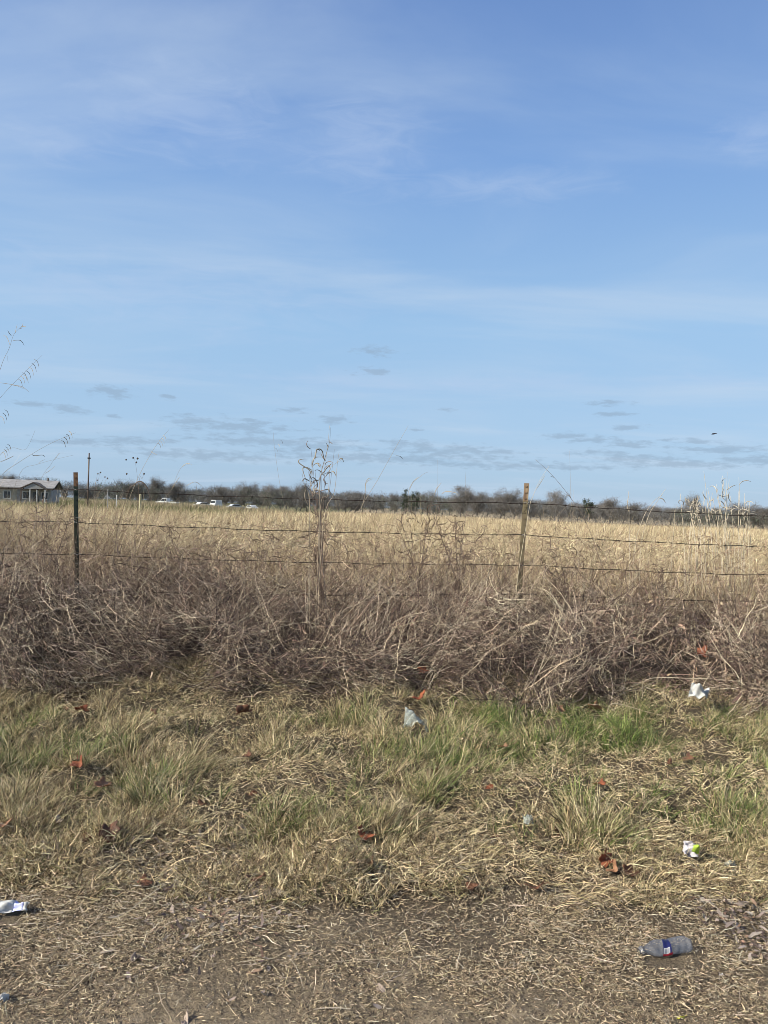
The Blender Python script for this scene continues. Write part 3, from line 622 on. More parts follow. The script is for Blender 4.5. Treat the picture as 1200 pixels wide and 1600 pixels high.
LV = [ (380, 1112, .15, .10, 'big crumpled rust leaf at the foot of the brush, left of centre', 1), (128, 1108, .13, .08, 'red rust leaf in the dark hollow at the left foot of the brush', 0),
 (240, 1112, .08, .10, 'small tan leaf on dry grass between the two rust leaves below the brush', 2), (124, 1192, .11, .09, 'rust leaf at left, directly above the pinkish one', 0),
 (161, 1227, .11, .09, 'pinkish tan leaf flat on straw at the left', 2), (100, 1108, .08, .06, 'dark leaf left of the red one in the hollow', 1),
 (170, 1300, .12, .07, 'rust leaf leaning against blades in the dark left gap', 1), (138, 1312, .1, .03, 'deep brown leaf down in the dark left gap', 1),
 (92, 1283, .07, .08, 'small brown leaf on matted straw left of the dark gap', 3), (6, 1288, .08, .06, 'tan leaf cut by the left edge of the photo', 2), (210, 1266, .06, .07, 'tiny rust leaf below the pale bent straw', 0),
 (316, 1255, .06, .07, 'tiny dark rust leaf left of the olive grass tuft', 1), (571, 1303, .12, .07, 'large orange rust leaf with torn lobes in the middle of the grass', 0), (580, 1352, .08, .04, 'brown leaf right below the large orange one', 1),
 (400, 1372, .09, .04, 'rust leaf at the cut grass edge, left of centre', 1), (425, 1388, .06, .03, 'small dark leaf right beside the rust one at the cut edge', 1), (226, 1380, .08, .04, 'brown curled leaf in cut stubble at left', 1),
 (740, 1386, .07, .04, 'flat reddish brown leaf at the cut edge, right of centre', 1), (838, 1386, .09, .04, 'dark orange leaf lying on the cut edge above the bottle', 1),
 (947, 1341, .10, .06, 'orange cupped leaf standing in stubble above the bottle', 0), (960, 1358, .09, .04, 'long tan leaf folded under the orange cupped one', 2), (985, 1363, .09, .03, 'dark brown leaf in shade right of the cupped one', 1),
 (680, 1208, .08, .08, 'rust leaf in grass below the clear wrapper', 0), (937, 1224, .10, .09, 'orange red leaf amid the bright green grass', 0), (786, 1166, .08, .09, 'tan leaf at the top of the green patch', 2),
 (656, 1090, .14, .14, 'red rust leaf right above the clear wrapper', 0), (930, 1106, .14, .10, 'flat tan leaf at the foot of the brush, left of the white paper', 2), (873, 1108, .10, .10, 'tan leaf at the brush foot, left of the flat one', 2), (820, 1098, .08, .12, 'small orange leaf below the pale leaning stems', 2),
 (1096, 1021, .17, .33, 'orange leaf caught high in the brush above the white paper', 0), (661, 1048, .10, .25, 'red leaf caught in the brush above the red rust leaf', 0), (326, 985, .10, .36, 'brown leaf caught high in the brush at left', 1),
 (1076, 1186, .08, .09, 'brown leaf at the right side of the green patch', 1), (1046, 1192, .07, .08, 'dark curled leaf left of the brown one in green grass', 1), (772, 1308, .08, .04, 'dark leaf in a gap below the green patch', 1), (386, 1180, .09, .07, 'dark rust leaf in the grass below the big crumpled one', 1), (875, 1302, .09, .02, 'dark brown leaf in the shaded gap right of centre', 1),
 (395, 1240, .06, .06, 'small dark leaf next to the olive grass tuft', 1), (765, 1230, .06, .08, 'small rust leaf at the left end of the green patch', 0), (213, 1497, .06, .01, 'pale papery curled leaf on bare ground at left', 3), (290, 1594, .05, .01, 'tiny pale leaf at the bottom left of centre', 3), (595, 1545, .05, .01, 'dark leaf scrap on dirt at bottom centre', 3)]
for v in LV: leaf(*v, shape=0 if v[2] > .075 else 1)
LMy = mat('leaf_yellow', (.55, .55, .05), (.4, .45, .05), scale=40, rough=.5, trans=.3); LM.append(LMy)
leaf(907, 1531, .022, .008, 'bright yellow leaf scrap on dirt left of the bottle', 4, shape=1); leaf(1063, 1590, .035, .006, 'yellow green leaf at the bottom edge below the bottle', 4, shape=1)

def crumple(name, px, py, w, d, h, off, mats, label, cat, seed, rot=0, n=22, split=None, tilt=(0, 0), mid=0, partname='sheet'):
    w *= .85; d *= .85; off *= .75; p = gp(px, py, off); o = empty(name, p, (tilt[0], tilt[1], rot)); tag(o, label, cat)
    rs = np.random.default_rng(seed); u = np.linspace(-1, 1, n); U, Vv = np.meshgrid(u, u)
    ang = rs.uniform(0, 6.28, 9); fr = rs.uniform(.8, 3.2 if 'plastic' in name else 2.4, 9); ph = rs.uniform(0, 6.28, 9)
    Zz = sum(np.abs(((U*np.cos(a)+Vv*np.sin(a))*f+q) % 2-1)/f for a, f, q in zip(ang, fr, ph)); Zz -= Zz.mean()
    rad = np.maximum(np.abs(U), np.abs(Vv)); edge = 1-.18*vnoise(U*2+seed, Vv*2, 1.5, seed)*rad
    Xx = U*w/2*edge+.12*w*Zz*rs.uniform(-1, 1); Yy = Vv*d/2*edge+.12*d*Zz*rs.uniform(-1, 1); Zz = h*Zz+h*.5*(1-rad**2)+mid
    ii = np.arange(n*n).reshape(n, n); Q = np.stack([ii[:-1, :-1], ii[:-1, 1:], ii[1:, 1:], ii[1:, :-1]], -1).reshape(-1, 4)
    P = np.stack([Xx, Yy, Zz], -1).reshape(-1, 3)
    def part(nm, sel, m):
        me = quad_mesh(nm, P, Q[sel]); q = link(nm, me, m, o); sm = q.modifiers.new('thick', 'SOLIDIFY'); sm.thickness = .0008; return q
    qc = np.stack([U[:-1, :-1].ravel(), Vv[:-1, :-1].ravel()], 1)
    if split is None: part(partname, np.ones(len(Q), bool), mats[0])
    else:
        for nm, fn, m in split:
            part(nm, fn(qc[:, 0], qc[:, 1]), m)
    room.append((p.x, p.y, w*.5)); return o
M_paper = mat('white_paper', (.52, .52, .50), (.40, .40, .38), scale=30, rough=.7, trans=.1); M_film = mat_clear('clear_film', (.52, .56, .50), .42); M_lime = mat('lime_print', (.40, .50, .06), (.24, .38, .04), scale=40, rough=.4)
M_pink = mat('pinkish_white_film', (.48, .45, .45), (.38, .35, .35), scale=40, rough=.4); M_blue = mat('lilac_print', (.36, .38, .70), (.5, .52, .78), scale=30, rough=.4)
crumple('crumpled_paper', 1092, 1081, .16, .13, .05, .17, [M_paper], 'crumpled white paper lying at the foot of the brush on the right', 'paper', 3, R(-30), tilt=(R(38), 0))
crumple('plastic_wrapper', 650, 1126, .20, .10, .045, .13, [M_film], 'clear crinkled plastic wrapper at the brush foot near the centre', 'wrapper', 9, R(-12), tilt=(R(25), 0), split=[('film', lambda u, v: (v < .3) | (u < -.2), M_film)])
M_print = mat('dark_print', (.06, .06, .09), (.15, .15, .2), scale=60, rough=.4)
crumple('snack_wrapper', 1080, 1327, .085, .085, .02, .08, [M_pink], 'small white wrapper with lime green print in stubble above the bottle', 'wrapper', 14, R(-25), tilt=(R(38), 0),
        split=[('film', lambda u, v: ~((u > .1) & (v > -.35) & (v < .6)), M_pink), ('green_print', lambda u, v: (u > .1) & (v > -.35) & (v < .45), M_lime), ('dark_print', lambda u, v: (u > .1) & (v >= .45) & (v < .6), M_print)])
crumple('crushed_carton', 10, 1417, .19, .05, .018, .04, [M_paper], 'flattened white and lilac wrapper strip at the left edge on the dirt', 'wrapper', 21, R(6), tilt=(R(35), 0),
        split=[('foil', lambda u, v: ~((u > .3) & (u < .75)), M_paper), ('lilac_print', lambda u, v: (u > .3) & (u < .75), M_blue)])
crumple('plastic_scrap', 825, 1281, .06, .045, .02, .07, [M_film], 'small shiny clear plastic scrap in grass left of the lime wrapper', 'plastic scrap', 31, 0, tilt=(R(30), 0))
crumple('plastic_scrap', 1142, 1352, .06, .04, .015, .05, [M_film], 'dull clear plastic scrap in stubble right of the lime wrapper', 'plastic scrap', 33, 0, tilt=(R(30), 0))
crumple('paper_scrap', 6, 1558, .035, .03, .01, .015, [M_paper], 'tiny cream paper scrap on dirt at the lower left edge', 'paper scrap', 35, 0, tilt=(R(20), 0))
crumple('paper_scrap', 1127, 1523, .018, .012, .004, .006, [M_paper], 'tiny white paper scrap on dirt below right of the bottle', 'paper scrap', 36, 0)

# bottle
bp0 = gp(992, 1484, .03); bp1 = gp(1083, 1476, .03); bd = bp1-bp0; bl = bd.length
bottle = empty('plastic_bottle', gp(1038, 1480, .024), (R(24), R(-3), math.atan2(bd.y, bd.x))); bottle.scale = (.9, .9, .9); tag(bottle, 'crushed clear plastic bottle with navy, white and red label on the dirt', 'bottle')
M_pet = mat_clear('clear_plastic', (.20, .205, .22), .45, rough=.2); M_navy = mat('navy_label', (.012, .015, .07), (.02, .022, .09), rough=.35); M_red = mat('red_label', (.26, .015, .02), (.2, .012, .02), rough=.35)
prof = [(0, .013), (.012, .0135), (.0121, .017), (.018, .017), (.0182, .0135), (.03, .014), (.04, .019), (.055, .029), (.07, .0355), (.10, .037), (.104, .0355), (.12, .036), (.15, .037), (.18, .0365), (.197, .034), (.206, .026), (.203, .012), (.2, .003)]
def bsurf(s, t, k=1.0, scale=1.0):        # crushed bottle surface: s along, t around
    xs_ = [q[0] for q in prof]; 
    r = float(np.interp(s, [.0, .012, .0121, .018, .0182, .03, .04, .055, .07, .10, .12, .15, .18, .197, .206], [.013, .0135, .017, .017, .0135, .014, .019, .029, .0355, .037, .036, .037, .0365, .034, .026]))*k
    fl = 1-.5*float(sstep(.03, .08, s))                           # flattened body
    wd = 1+.28*float(sstep(.03, .08, s))*(1-.4*float(sstep(.19, .206, s)))
    dn = .0035*math.sin(s*62+math.cos(t)*2+1)*float(sstep(.04, .08, s))+.0016*math.sin(s*230+t*3)*float(sstep(.04, .08, s))
    y = r*math.cos(t)*wd*(1-.3*float(sstep(.03, .08, s))); z = r*math.sin(t)*fl*.8+dn*(.5+.5*math.sin(t))
    if s > .105: z += .012*(1-abs(math.cos(t)))*math.sin((s-.105)*20)*.4
    return Vector(((s-.103)*bl/.206, y, z))
b = MB(); n = 28; S = [q[0] for q in prof[:-2]]; S = sorted(set(S+list(np.arange(.045, .2, .006))))
V = [bsurf(s, 2*math.pi*i/n) for s in S for i in range(n)]
b.addraw(V, [(j*n+i, j*n+(i+1) % n, (j+1)*n+(i+1) % n, (j+1)*n+i) for j in range(len(S)-1) for i in range(n)]+[tuple((len(S)-1)*n+i for i in range(n))])
b.build('shell', M_pet, bottle, smooth=True)
def patch(nm, s0f, s1f, t0, t1, m, k, parent):
    b = MB(); ns, ntt = 8, 14; V = []
    for i in range(ntt+1):
        t = t0+(t1-t0)*i/ntt
        for j in range(ns+1): s = s0f(t)+(s1f(t)-s0f(t))*j/ns; V.append(bsurf(s, t, k))
    b.addraw(V, [(i*(ns+1)+j, i*(ns+1)+j+1, (i+1)*(ns+1)+j+1, (i+1)*(ns+1)+j) for i in range(ntt) for j in range(ns)]); return b.build(nm, m, parent, smooth=True)
# t: -pi/2 is the underside, pi the camera side, pi/2 the top
lab = patch('label_band', lambda t: .078+.010*(math.pi-t), lambda t: .112+.006*(math.pi-t), R(50), R(150), M_navy, 1.03, bottle)
lab.data.polygons.foreach_set('use_smooth', np.ones(len(lab.data.polygons), bool))
patch('red_stripe', lambda t: .078+.010*(math.pi-t), lambda t: .116+.006*(math.pi-t), R(150), R(178), M_red, 1.03, lab)
bp_ = patch('barcode_panel', lambda t: .080+.010*(math.pi-t), lambda t: .104+.008*(math.pi-t), R(112), R(149), M_paper, 1.06, lab)
for i in range(9):
    s0 = .083+i*.0022; w_ = [.0012, .0007, .0014, .0007, .001, .0006, .0013, .0008, .001][i]
    patch('barcode_bar', lambda t, a=s0: a+.009*(math.pi-t), lambda t, a=s0, w=w_: a+w+.009*(math.pi-t), R(116), R(145), M_print, 1.075, lab)
room.append((bottle.location.x, bottle.location.y, .1))
room = np.array(room)
def make_room(P, f=1.0, ahead=.10):
    k = np.ones(len(P), bool)
    for (x, y, r) in room:
        dx = P[:, 0]-x*(P[:, 1]/y); dy = P[:, 1]-y
        k &= ~((np.abs(dx) < r*.75*f) & (dy > -ahead-r) & (dy < r*.4))
    return k

# ------------------------------------------------------------------ vegetation
def field_pts(n, y0, y1, xpad=.58, power=1.0):
    yy = (y0**power + rng.uniform(0, 1, n)*(y1**power-y0**power))**(1/power); xx = rng.uniform(-1, 1, n)*(yy*xpad+.8)
    return xx, yy
def pick(cols, n, var=.18):
    c = np.array(cols)[rng.integers(0, len(cols), n)]; return c*rng.uniform(1-var, 1+var, (n, 1))*rng.uniform(.95, 1.05, (n, 3))
STRAW = [(.52, .42, .25), (.63, .52, .325), (.36, .275, .16), (.74, .62, .405), (.45, .355, .21), (.18, .12, .07)]
REDST = [(.19, .12, .085), (.27, .185, .13), (.13, .085, .065)]
STEMS = [(.17, .12, .09), (.30, .22, .16), (.50, .40, .28), (.08, .053, .043), (.64, .52, .37), (.045, .03, .027), (.22, .15, .115), (.13, .088, .07)]
def az_dir(n, tilt, lean=(0, 0)):
    a = rng.uniform(0, 6.28, n); t = np.abs(rng.normal(0, 1, n))*tilt
    return np.stack([np.cos(a)*np.sin(t)+lean[0], np.sin(a)*np.sin(t)+lean[1], np.cos(t)], 1)

# field of tall pale grass
s = Strands()
def clump_thin(x, y, lo, seed=21, sc=1.3):
    v = vnoise(x, y, sc, seed)*.6+vnoise(x, y, sc*3.1, seed+1)*.4
    return rng.uniform(0, 1, len(x)) < lo+(1-lo)*sstep(.3, .65, v)
def fld(n, y0, y1, hlo, hhi, w, nseg, power, tilt=.22, cols=STRAW, wig=.015):
    x, y = field_pts(n, y0, y1, power=power); k = clump_thin(x, y, .45) & ~((x < -14-.02*y) & (y > 60)); x, y = x[k], y[k]; n = len(x)
    hv = vnoise(x, y, .7, 31); h = rng.uniform(hlo, hhi, n)*(.75+.5*hv)
    root = np.stack([x, y, terrain(x, y)], 1); col = pick(cols, n)*(.88+.24*vnoise(x, y, .5, 33))[:, None]
    d = az_dir(n, tilt, (.06, 0)); be = rng.normal(size=(n, 3))*np.array([.22, .22, .06])+np.array([.04, 0, -.08])
    s.add(root, d, h, w*rng.uniform(.6, 1.3, n), col, bend=be, nseg=nseg, wig=wig)
fld(24000, 7.0, 12, .45, 1.0, .0078, 6, 1.6, tilt=.27); fld(5500, 6.8, 11, .6, 1.05, .0045, 8, 1.6, cols=REDST, tilt=.45, wig=.05)
fld(38000, 12, 26, .55, 1.0, .010, 4, 1.5); fld(42000, 26, 80, .55, .98, .028, 3, 1.3); fld(40000, 80, 236, .55, .95, .10, 2, 1.2)
n = 1500; x, y = field_pts(n, 7.2, 16, power=1.5); k = (vnoise(x, y, .8, 35) > .45); x, y = x[k], y[k]; n = len(x)          # the few tall wisps over the even top
s.add(np.stack([x, y, terrain(x, y)], 1), az_dir(n, .2, (.05, 0)), rng.uniform(.95, 1.45, n), rng.uniform(.003, .006, n), pick(STRAW, n), nseg=6, bend=rng.normal(size=(n, 3))*np.array([.25, .2, .05]), wig=.01)
n = 4200; y = rng.uniform(7.0, 11, n); x = rng.uniform(-.62, -.30, n)*y; s.add(np.stack([x, y, terrain(x, y)], 1), az_dir(n, .28, (.08, 0)), rng.uniform(.9, 1.45, n), rng.uniform(.0035, .0065, n), pick(STRAW+REDST[:2], n), nseg=7, bend=rng.normal(size=(n, 3))*np.array([.4, .3, .08])+np.array([0, 0, -.12]), wig=.015)
# curled dry leaves hanging on the stalks
n = 26000; x, y = field_pts(n, 7.0, 14, power=1.5); z = terrain(x, y)+rng.uniform(.2, .98, n); root = np.stack([x, y, z], 1)
s.arc(root, rng.normal(size=(n, 3))*np.array([1, 1, .7])+np.array([0, 0, .4]), rng.uniform(.07, .24, n), rng.uniform(.004, .009, n), pick(STRAW, n), rng.uniform(.5, 3.6, n), down=.6)
n = 9000; x, y = field_pts(n, 6.6, 9.5, power=1.3); k = rng.uniform(0, 1, n) < .25+.9*(vnoise(x, y, 1.1, 53) > .45); x, y = x[k], y[k]; n = len(x); z = terrain(x, y)+rng.uniform(.3, 1.06, n)
s.arc(np.stack([x, y, z], 1), rng.normal(size=(n, 3))*np.array([1, 1, .6])+np.array([0, 0, .6]), rng.uniform(.10, .32, n), rng.uniform(.003, .007, n), pick(REDST+[(.30, .21, .14)], n), rng.uniform(.8, 3.4, n), nseg=8, down=.5)
tag(s.build('field_grass', M_grass), 'tall pale dry grass filling the field behind the fence', 'grass', kind='stuff')
# green and mown yard grass near the house
s = Strands(); n = 22000; y = rng.uniform(62, 215, n); x = rng.uniform(-.62, -.17, n)*y; k = x < -14-.02*y; x, y = x[k], y[k]; n = len(x)
s.add(np.stack([x, y, terrain(x, y)], 1), az_dir(n, .5), rng.uniform(.12, .75, n), rng.uniform(.05, .12, n), pick([(.17, .17, .07), (.30, .26, .14), (.14, .15, .06)], n), nseg=2)
n = 16000; y = rng.uniform(112, 150, n); x = rng.uniform(-.40, -.12, n)*y; s.add(np.stack([x, y, terrain(x, y)], 1), az_dir(n, .2), rng.uniform(.55, 1.15, n)*(.75+.4*vnoise(x, y, .25, 91)), rng.uniform(.04, .09, n), pick([(.40, .33, .2), (.30, .25, .15), (.2, .17, .1)], n), nseg=2)
tag(s.build('yard_grass', M_grass), 'short olive yard grass in front of the house and vehicles', 'grass', kind='stuff')

# the tangle of dead brush along the fence
s = Strands()
def brush_h(x, y):
    env = sstep(5.15, 6.0, y+.25*(vnoise(x, y, 1.1, 41)-.5)*2)*(1-sstep(7.0, 7.9, y))
    lump = .5+.75*vnoise(x, y, .9, 42)+.8*(vnoise(x, y, 2.9, 43)-.5) + .3*sstep(-1.0, -3.4, x)
    return np.clip(env*lump*.49, 0, 1.2)
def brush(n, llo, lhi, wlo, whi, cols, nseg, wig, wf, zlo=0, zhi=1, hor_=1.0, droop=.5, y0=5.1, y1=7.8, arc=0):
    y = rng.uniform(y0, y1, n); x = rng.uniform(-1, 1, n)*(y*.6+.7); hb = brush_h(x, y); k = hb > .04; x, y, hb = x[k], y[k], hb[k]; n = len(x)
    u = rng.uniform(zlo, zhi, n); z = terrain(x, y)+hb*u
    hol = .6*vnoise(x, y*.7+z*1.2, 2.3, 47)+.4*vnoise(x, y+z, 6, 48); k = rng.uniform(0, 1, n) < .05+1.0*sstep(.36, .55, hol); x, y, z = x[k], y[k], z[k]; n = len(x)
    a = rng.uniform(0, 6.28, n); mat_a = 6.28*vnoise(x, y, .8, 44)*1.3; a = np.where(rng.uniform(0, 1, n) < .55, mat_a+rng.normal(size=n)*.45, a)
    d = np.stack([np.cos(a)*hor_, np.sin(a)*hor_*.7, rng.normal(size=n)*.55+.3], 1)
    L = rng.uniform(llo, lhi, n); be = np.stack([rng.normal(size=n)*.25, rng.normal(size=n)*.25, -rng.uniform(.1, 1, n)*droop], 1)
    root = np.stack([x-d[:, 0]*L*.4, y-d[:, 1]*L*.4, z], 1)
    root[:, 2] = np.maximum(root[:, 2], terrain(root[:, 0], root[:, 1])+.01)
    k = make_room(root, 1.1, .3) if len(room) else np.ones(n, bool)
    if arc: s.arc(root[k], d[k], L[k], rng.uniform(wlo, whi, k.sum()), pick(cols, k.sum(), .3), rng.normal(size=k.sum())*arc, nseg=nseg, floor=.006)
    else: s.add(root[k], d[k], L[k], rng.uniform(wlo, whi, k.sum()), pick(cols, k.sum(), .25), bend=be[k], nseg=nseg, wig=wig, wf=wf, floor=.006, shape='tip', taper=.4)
brush(36000, .10, .38, .0024, .0052, STEMS, 7, .07, 1.0, arc=1.5); brush(14000, .12, .4, .0024, .0046, STEMS, 4, .015, .8, droop=.2, zlo=.2)
brush(3000, .35, .9, .0025, .004, STEMS[:3]+STEMS[4:5], 9, .05, .8, zlo=.5, zhi=1.05, droop=.7, arc=1.3)
brush(44000, .04, .14, .0035, .0075, STEMS+[(.18, .12, .10)], 5, .12, 1.2, arc=2.6)
brush(11000, .14, .5, .003, .0052, [(.74, .63, .45), (.56, .47, .34)], 8, .012, .6, zlo=.3, zhi=1.02, droop=.3, arc=.9)
brush(22000, .12, .4, .004, .008, [(.05, .037, .032), (.09, .063, .052)], 5, .06, .8, zlo=0, zhi=.7, arc=1.5)  # low inner stems coloured near black, putting shade into the hollows
# upright thin stems and arching stems rising out of the tangle to the wires
n = 9000; y = rng.uniform(5.9, 7.9, n); x = rng.uniform(-1, 1, n)*(y*.58+.5); k = rng.uniform(0, 1, n) < .12+.45*(vnoise(x, y, 1.4, 51) > .5)+.6*sstep(-.8, -2.6, x); x, y = x[k], y[k]; n = len(x)
root = np.stack([x, y, terrain(x, y)+.15], 1); hh = rng.uniform(.35, .95, n)*(.75+.5*vnoise(x, y, .8, 52))
s.add(root, az_dir(n, .38), hh, rng.uniform(.003, .0052, n), pick(REDST+STEMS, n), bend=rng.normal(size=(n, 3))*np.array([.4, .3, .1])+np.array([0, 0, -.25]), nseg=9, wig=.02, wf=.8)
n = 14000; y = rng.uniform(6.0, 7.9, n); x = rng.uniform(-1, 1, n)*(y*.58+.5); z = terrain(x, y)+rng.uniform(.3, .85, n); k = rng.uniform(0, 1, n) < .1+.5*(vnoise(x, y, 1.4, 51) > .5)+.5*sstep(-.8, -2.6, x); x, y, z = x[k], y[k], z[k]; n = len(x)
s.add(np.stack([x, y, z], 1), rng.normal(size=(n, 3)), rng.uniform(.06, .22, n), rng.uniform(.003, .0065, n), pick(REDST+STEMS[:4], n), bend=np.stack([rng.normal(size=n)*.5, rng.normal(size=n)*.5, -rng.uniform(.2, 1.1, n)], 1), nseg=6, wig=.06)
# forked dead canes with side twigs, and papery leaf scraps caught among them
n = 2600; y = rng.uniform(5.3, 7.6, n); x = rng.uniform(-1, 1, n)*(y*.58+.5); hb = brush_h(x, y); k = hb > .1; x, y, hb = x[k], y[k], hb[k]; n = len(x)
base = np.stack([x, y, terrain(x, y)+hb*rng.uniform(.3, 1, n)], 1); d0 = rng.normal(size=(n, 3))*np.array([1, .7, .5])+np.array([0, 0, .45]); d0 /= np.linalg.norm(d0, axis=1, keepdims=True); L0 = rng.uniform(.2, .5, n); cc = pick(STEMS, n, .25)
k = make_room(base, 1.1, .3); base, d0, L0, cc = base[k], d0[k], L0[k], cc[k]; n = len(base)
s.add(base, d0, L0, .0045, cc, nseg=4, wig=.012, floor=.01, taper=.5)
for f in (.3, .45, .6, .72, .85):
    s.add(base+d0*(L0*f)[:, None], d0+rng.normal(size=(n, 3))*.75, L0*rng.uniform(.15, .5, n), .0028, cc, nseg=3, wig=.02, floor=.01)
n = 9000; y = rng.uniform(5.3, 7.6, n); x = rng.uniform(-1, 1, n)*(y*.58+.5); hb = brush_h(x, y); k = (hb > .08) & (vnoise(x, y, 2.2, 58) > .42); x, y, hb = x[k], y[k], hb[k]; n = len(x)
s.add(np.stack([x, y, terrain(x, y)+hb*rng.uniform(.2, 1.05, n)], 1), rng.normal(size=(n, 3)), rng.uniform(.02, .055, n), rng.uniform(.008, .02, n), pick([(.16, .10, .075), (.25, .165, .12), (.36, .26, .18), (.09, .06, .05)], n, .3), nseg=4, shape='leaf', bend=rng.normal(size=(n, 3))*.6, wig=.08)
tag(s.build('dead_brush', M_stem), 'tangled mauve brown dead stems and vines heaped along the fence', 'brush', kind='stuff')

# green patches in world coordinates, taken where the green lies on the verge
GP = []
for px, py, r, a in ((850, 1140, .55, 1), (980, 1160, .5, 1), (760, 1185, .35, .8), (1060, 1210, .4, .95), (900, 1230, .3, .85), (640, 1170, .3, .8), (590, 1100, .15, .5), (540, 1185, .25, .5), (270, 1215, .16, .8), (130, 1160, .22, .75), (20, 1140, .22, .8), (400, 1245, .16, .8), (435, 1265, .16, .6), (800, 1295, .16, .8), (1170, 1160, .35, .7), (700, 1225, .14, .6), (240, 1110, .2, .3), (555, 1270, .1, .6), (345, 1220, .1, .5), (1180, 1240, .25, .6), (1130, 1200, .35, .8), (1090, 1250, .28, .8), (880, 1200, .3, .85), (1000, 1230, .25, .8), (690, 1190, .25, .6), (480, 1210, .2, .5), (50, 1190, .2, .5), (960, 1290, .2, .5), (1050, 1270, .2, .6)):
    p = gp(px, py, .05); GP.append((p.x, p.y, r, a))
def greenness(x, y):
    g = np.zeros(len(x))
    for cx, cy, r, a in GP: g = np.maximum(g, a*np.exp(-((x-cx)**2+((y-cy)*1.0)**2)/(r*r)))
    return g
GREEN = [(.115, .17, .04), (.17, .235, .055), (.055, .09, .022), (.27, .32, .095), (.23, .25, .08), (.04, .065, .02)]
DRY = [(.54, .435, .245), (.38, .285, .155), (.66, .54, .325), (.12, .083, .048), (.19, .135, .078), (.45, .375, .195), (.76, .64, .41), (.07, .047, .03)]
OLIVE = [(.26, .26, .11), (.36, .35, .17), (.13, .135, .06)]
s = Strands(); sg = Strands()
def edge_y(x): return 2.86+.2*(vnoise(x, 0*x, 1.7, 61)-.5)*2+.22*(vnoise(x, 0*x, 6, 62)-.5)
def verge(ntuft, per, hlo, hhi, w, y0=2.6, y1=5.9, sprd=.028):
    ty = rng.uniform(y0, y1, ntuft); tx_ = rng.uniform(-1, 1, ntuft)*(ty*.56+.3)
    dens = vnoise(tx_, ty, 2.2, 63)*.6+vnoise(tx_, ty, 6, 64)*.4; k = (ty > edge_y(tx_)) & (rng.uniform(0, 1, ntuft) < .08+1.1*sstep(.36, .6, dens)); tx_, ty = tx_[k], ty[k]; nt_ = len(tx_)
    la = rng.uniform(0, 6.28, nt_); lm = np.abs(rng.normal(0, .55, nt_)); hs = rng.uniform(.6, 1.25, nt_); tone = rng.uniform(.8, 1.15, nt_)
    i = np.repeat(np.arange(nt_), per); n = len(i); rr = np.abs(rng.normal(0, sprd, n)); aa = rng.uniform(0, 6.28, n)
    x = tx_[i]+rr*np.cos(aa); y = ty[i]+rr*np.sin(aa)
    root = np.stack([x, y, terrain(x, y)-.003], 1)
    d = np.stack([np.cos(aa)*(.25+rr*.25/sprd)+np.cos(la[i])*lm[i]+.18, np.sin(aa)*(.25+rr*.25/sprd)+np.sin(la[i])*lm[i]-.08, .75+rng.uniform(0, .5, n)], 1)
    g = np.maximum(greenness(tx_, ty), .55*sstep(.6, .78, vnoise(tx_, ty, 3.1, 69))*sstep(3.3, 3.8, ty))[i]*(.5+.8*sstep(.3, .6, vnoise(x, y, 5.5, 70))); fr = sstep(3.0, 3.45, y)
    h = rng.uniform(hlo, hhi, n)*hs[i]*(.72+.45*fr)*(1+.35*g)*(1-.2*sstep(5.2, 5.8, y))
    isg = rng.uniform(0, 1, n) < g*.9; ol = (rng.uniform(0, 1, n) < .16+.35*g)
    col = pick(DRY, n); co = pick(OLIVE, n); col[ol] = co[ol]; cg = pick(GREEN, n); col[isg] = cg[isg]; col *= tone[i][:, None]
    be = np.stack([rng.normal(size=n)*.3, rng.normal(size=n)*.3, -rng.uniform(0, .32, n)], 1)*np.array([.7, .7, 1])
    kk = make_room(root)
    for st, m_ in ((s, kk & ~isg), (sg, kk & isg)):
        st.add(root[m_], d[m_], h[m_], w*rng.uniform(.6, 1.3, m_.sum()), col[m_], bend=be[m_], nseg=5, wig=.02, floor=.003)
verge(3600, 16, .04, .10, .0034); verge(2600, 24, .045, .12, .0034, 3.2, 5.9); verge(420, 60, .09, .17, .0036, 3.35, 5.9, .05); verge(2600, 26, .045, .10, .0040, 2.65, 3.7, .022)
# matted thatch lying between the tufts
n = 90000; y = rng.uniform(2.6, 5.95, n); x = rng.uniform(-1, 1, n)*(y*.56+.3); k = y > edge_y(x)+.0; x, y = x[k], y[k]; n = len(x)
a = rng.uniform(0, 6.28, n); root = np.stack([x, y, terrain(x, y)+rng.uniform(0, .045, n)], 1); k = make_room(root)
d = np.stack([np.cos(a), np.sin(a), rng.normal(size=n)*.5+.12], 1)
s.add(root[k], d[k], rng.uniform(.015, .085, k.sum()), rng.uniform(.0022, .0042, k.sum()), pick(DRY, k.sum()), bend=(rng.normal(size=(n, 3))*np.array([.25, .25, .12]))[k], nseg=3, wig=.03, floor=.003)
# combed flat straw at right above the bottle
n = 8000; x = rng.uniform(-1.9, 1.9, n); y = rng.uniform(2.85, 3.45, n)+.08*np.sin(x*5+1); k = (vnoise(x, y, 2.5, 67)*.5+vnoise(x, y, 9, 68)*.5 > .44-.06*sstep(0, 1, x)); x, y = x[k], y[k]; n = len(x)
root = np.stack([x, y, terrain(x, y)+rng.uniform(0, .04, n)], 1); la = sstep(-.2, .8, x); d = np.stack([.55*la+rng.normal(size=n)*.35, -.45*la-.1+rng.normal(size=n)*.3, rng.uniform(.2, 1.0, n)], 1); k = make_room(root)
s.add(root[k], d[k], rng.uniform(.04, .12, k.sum()), rng.uniform(.002, .0036, k.sum()), pick(DRY, k.sum()), nseg=3, bend=(np.array([0, 0, -.3])+rng.normal(size=(n, 3))*.08)[k], floor=.003)
tag(s.build('dry_grass', M_grass), 'dry straw coloured grass and stubble of the roadside verge', 'grass', kind='stuff')
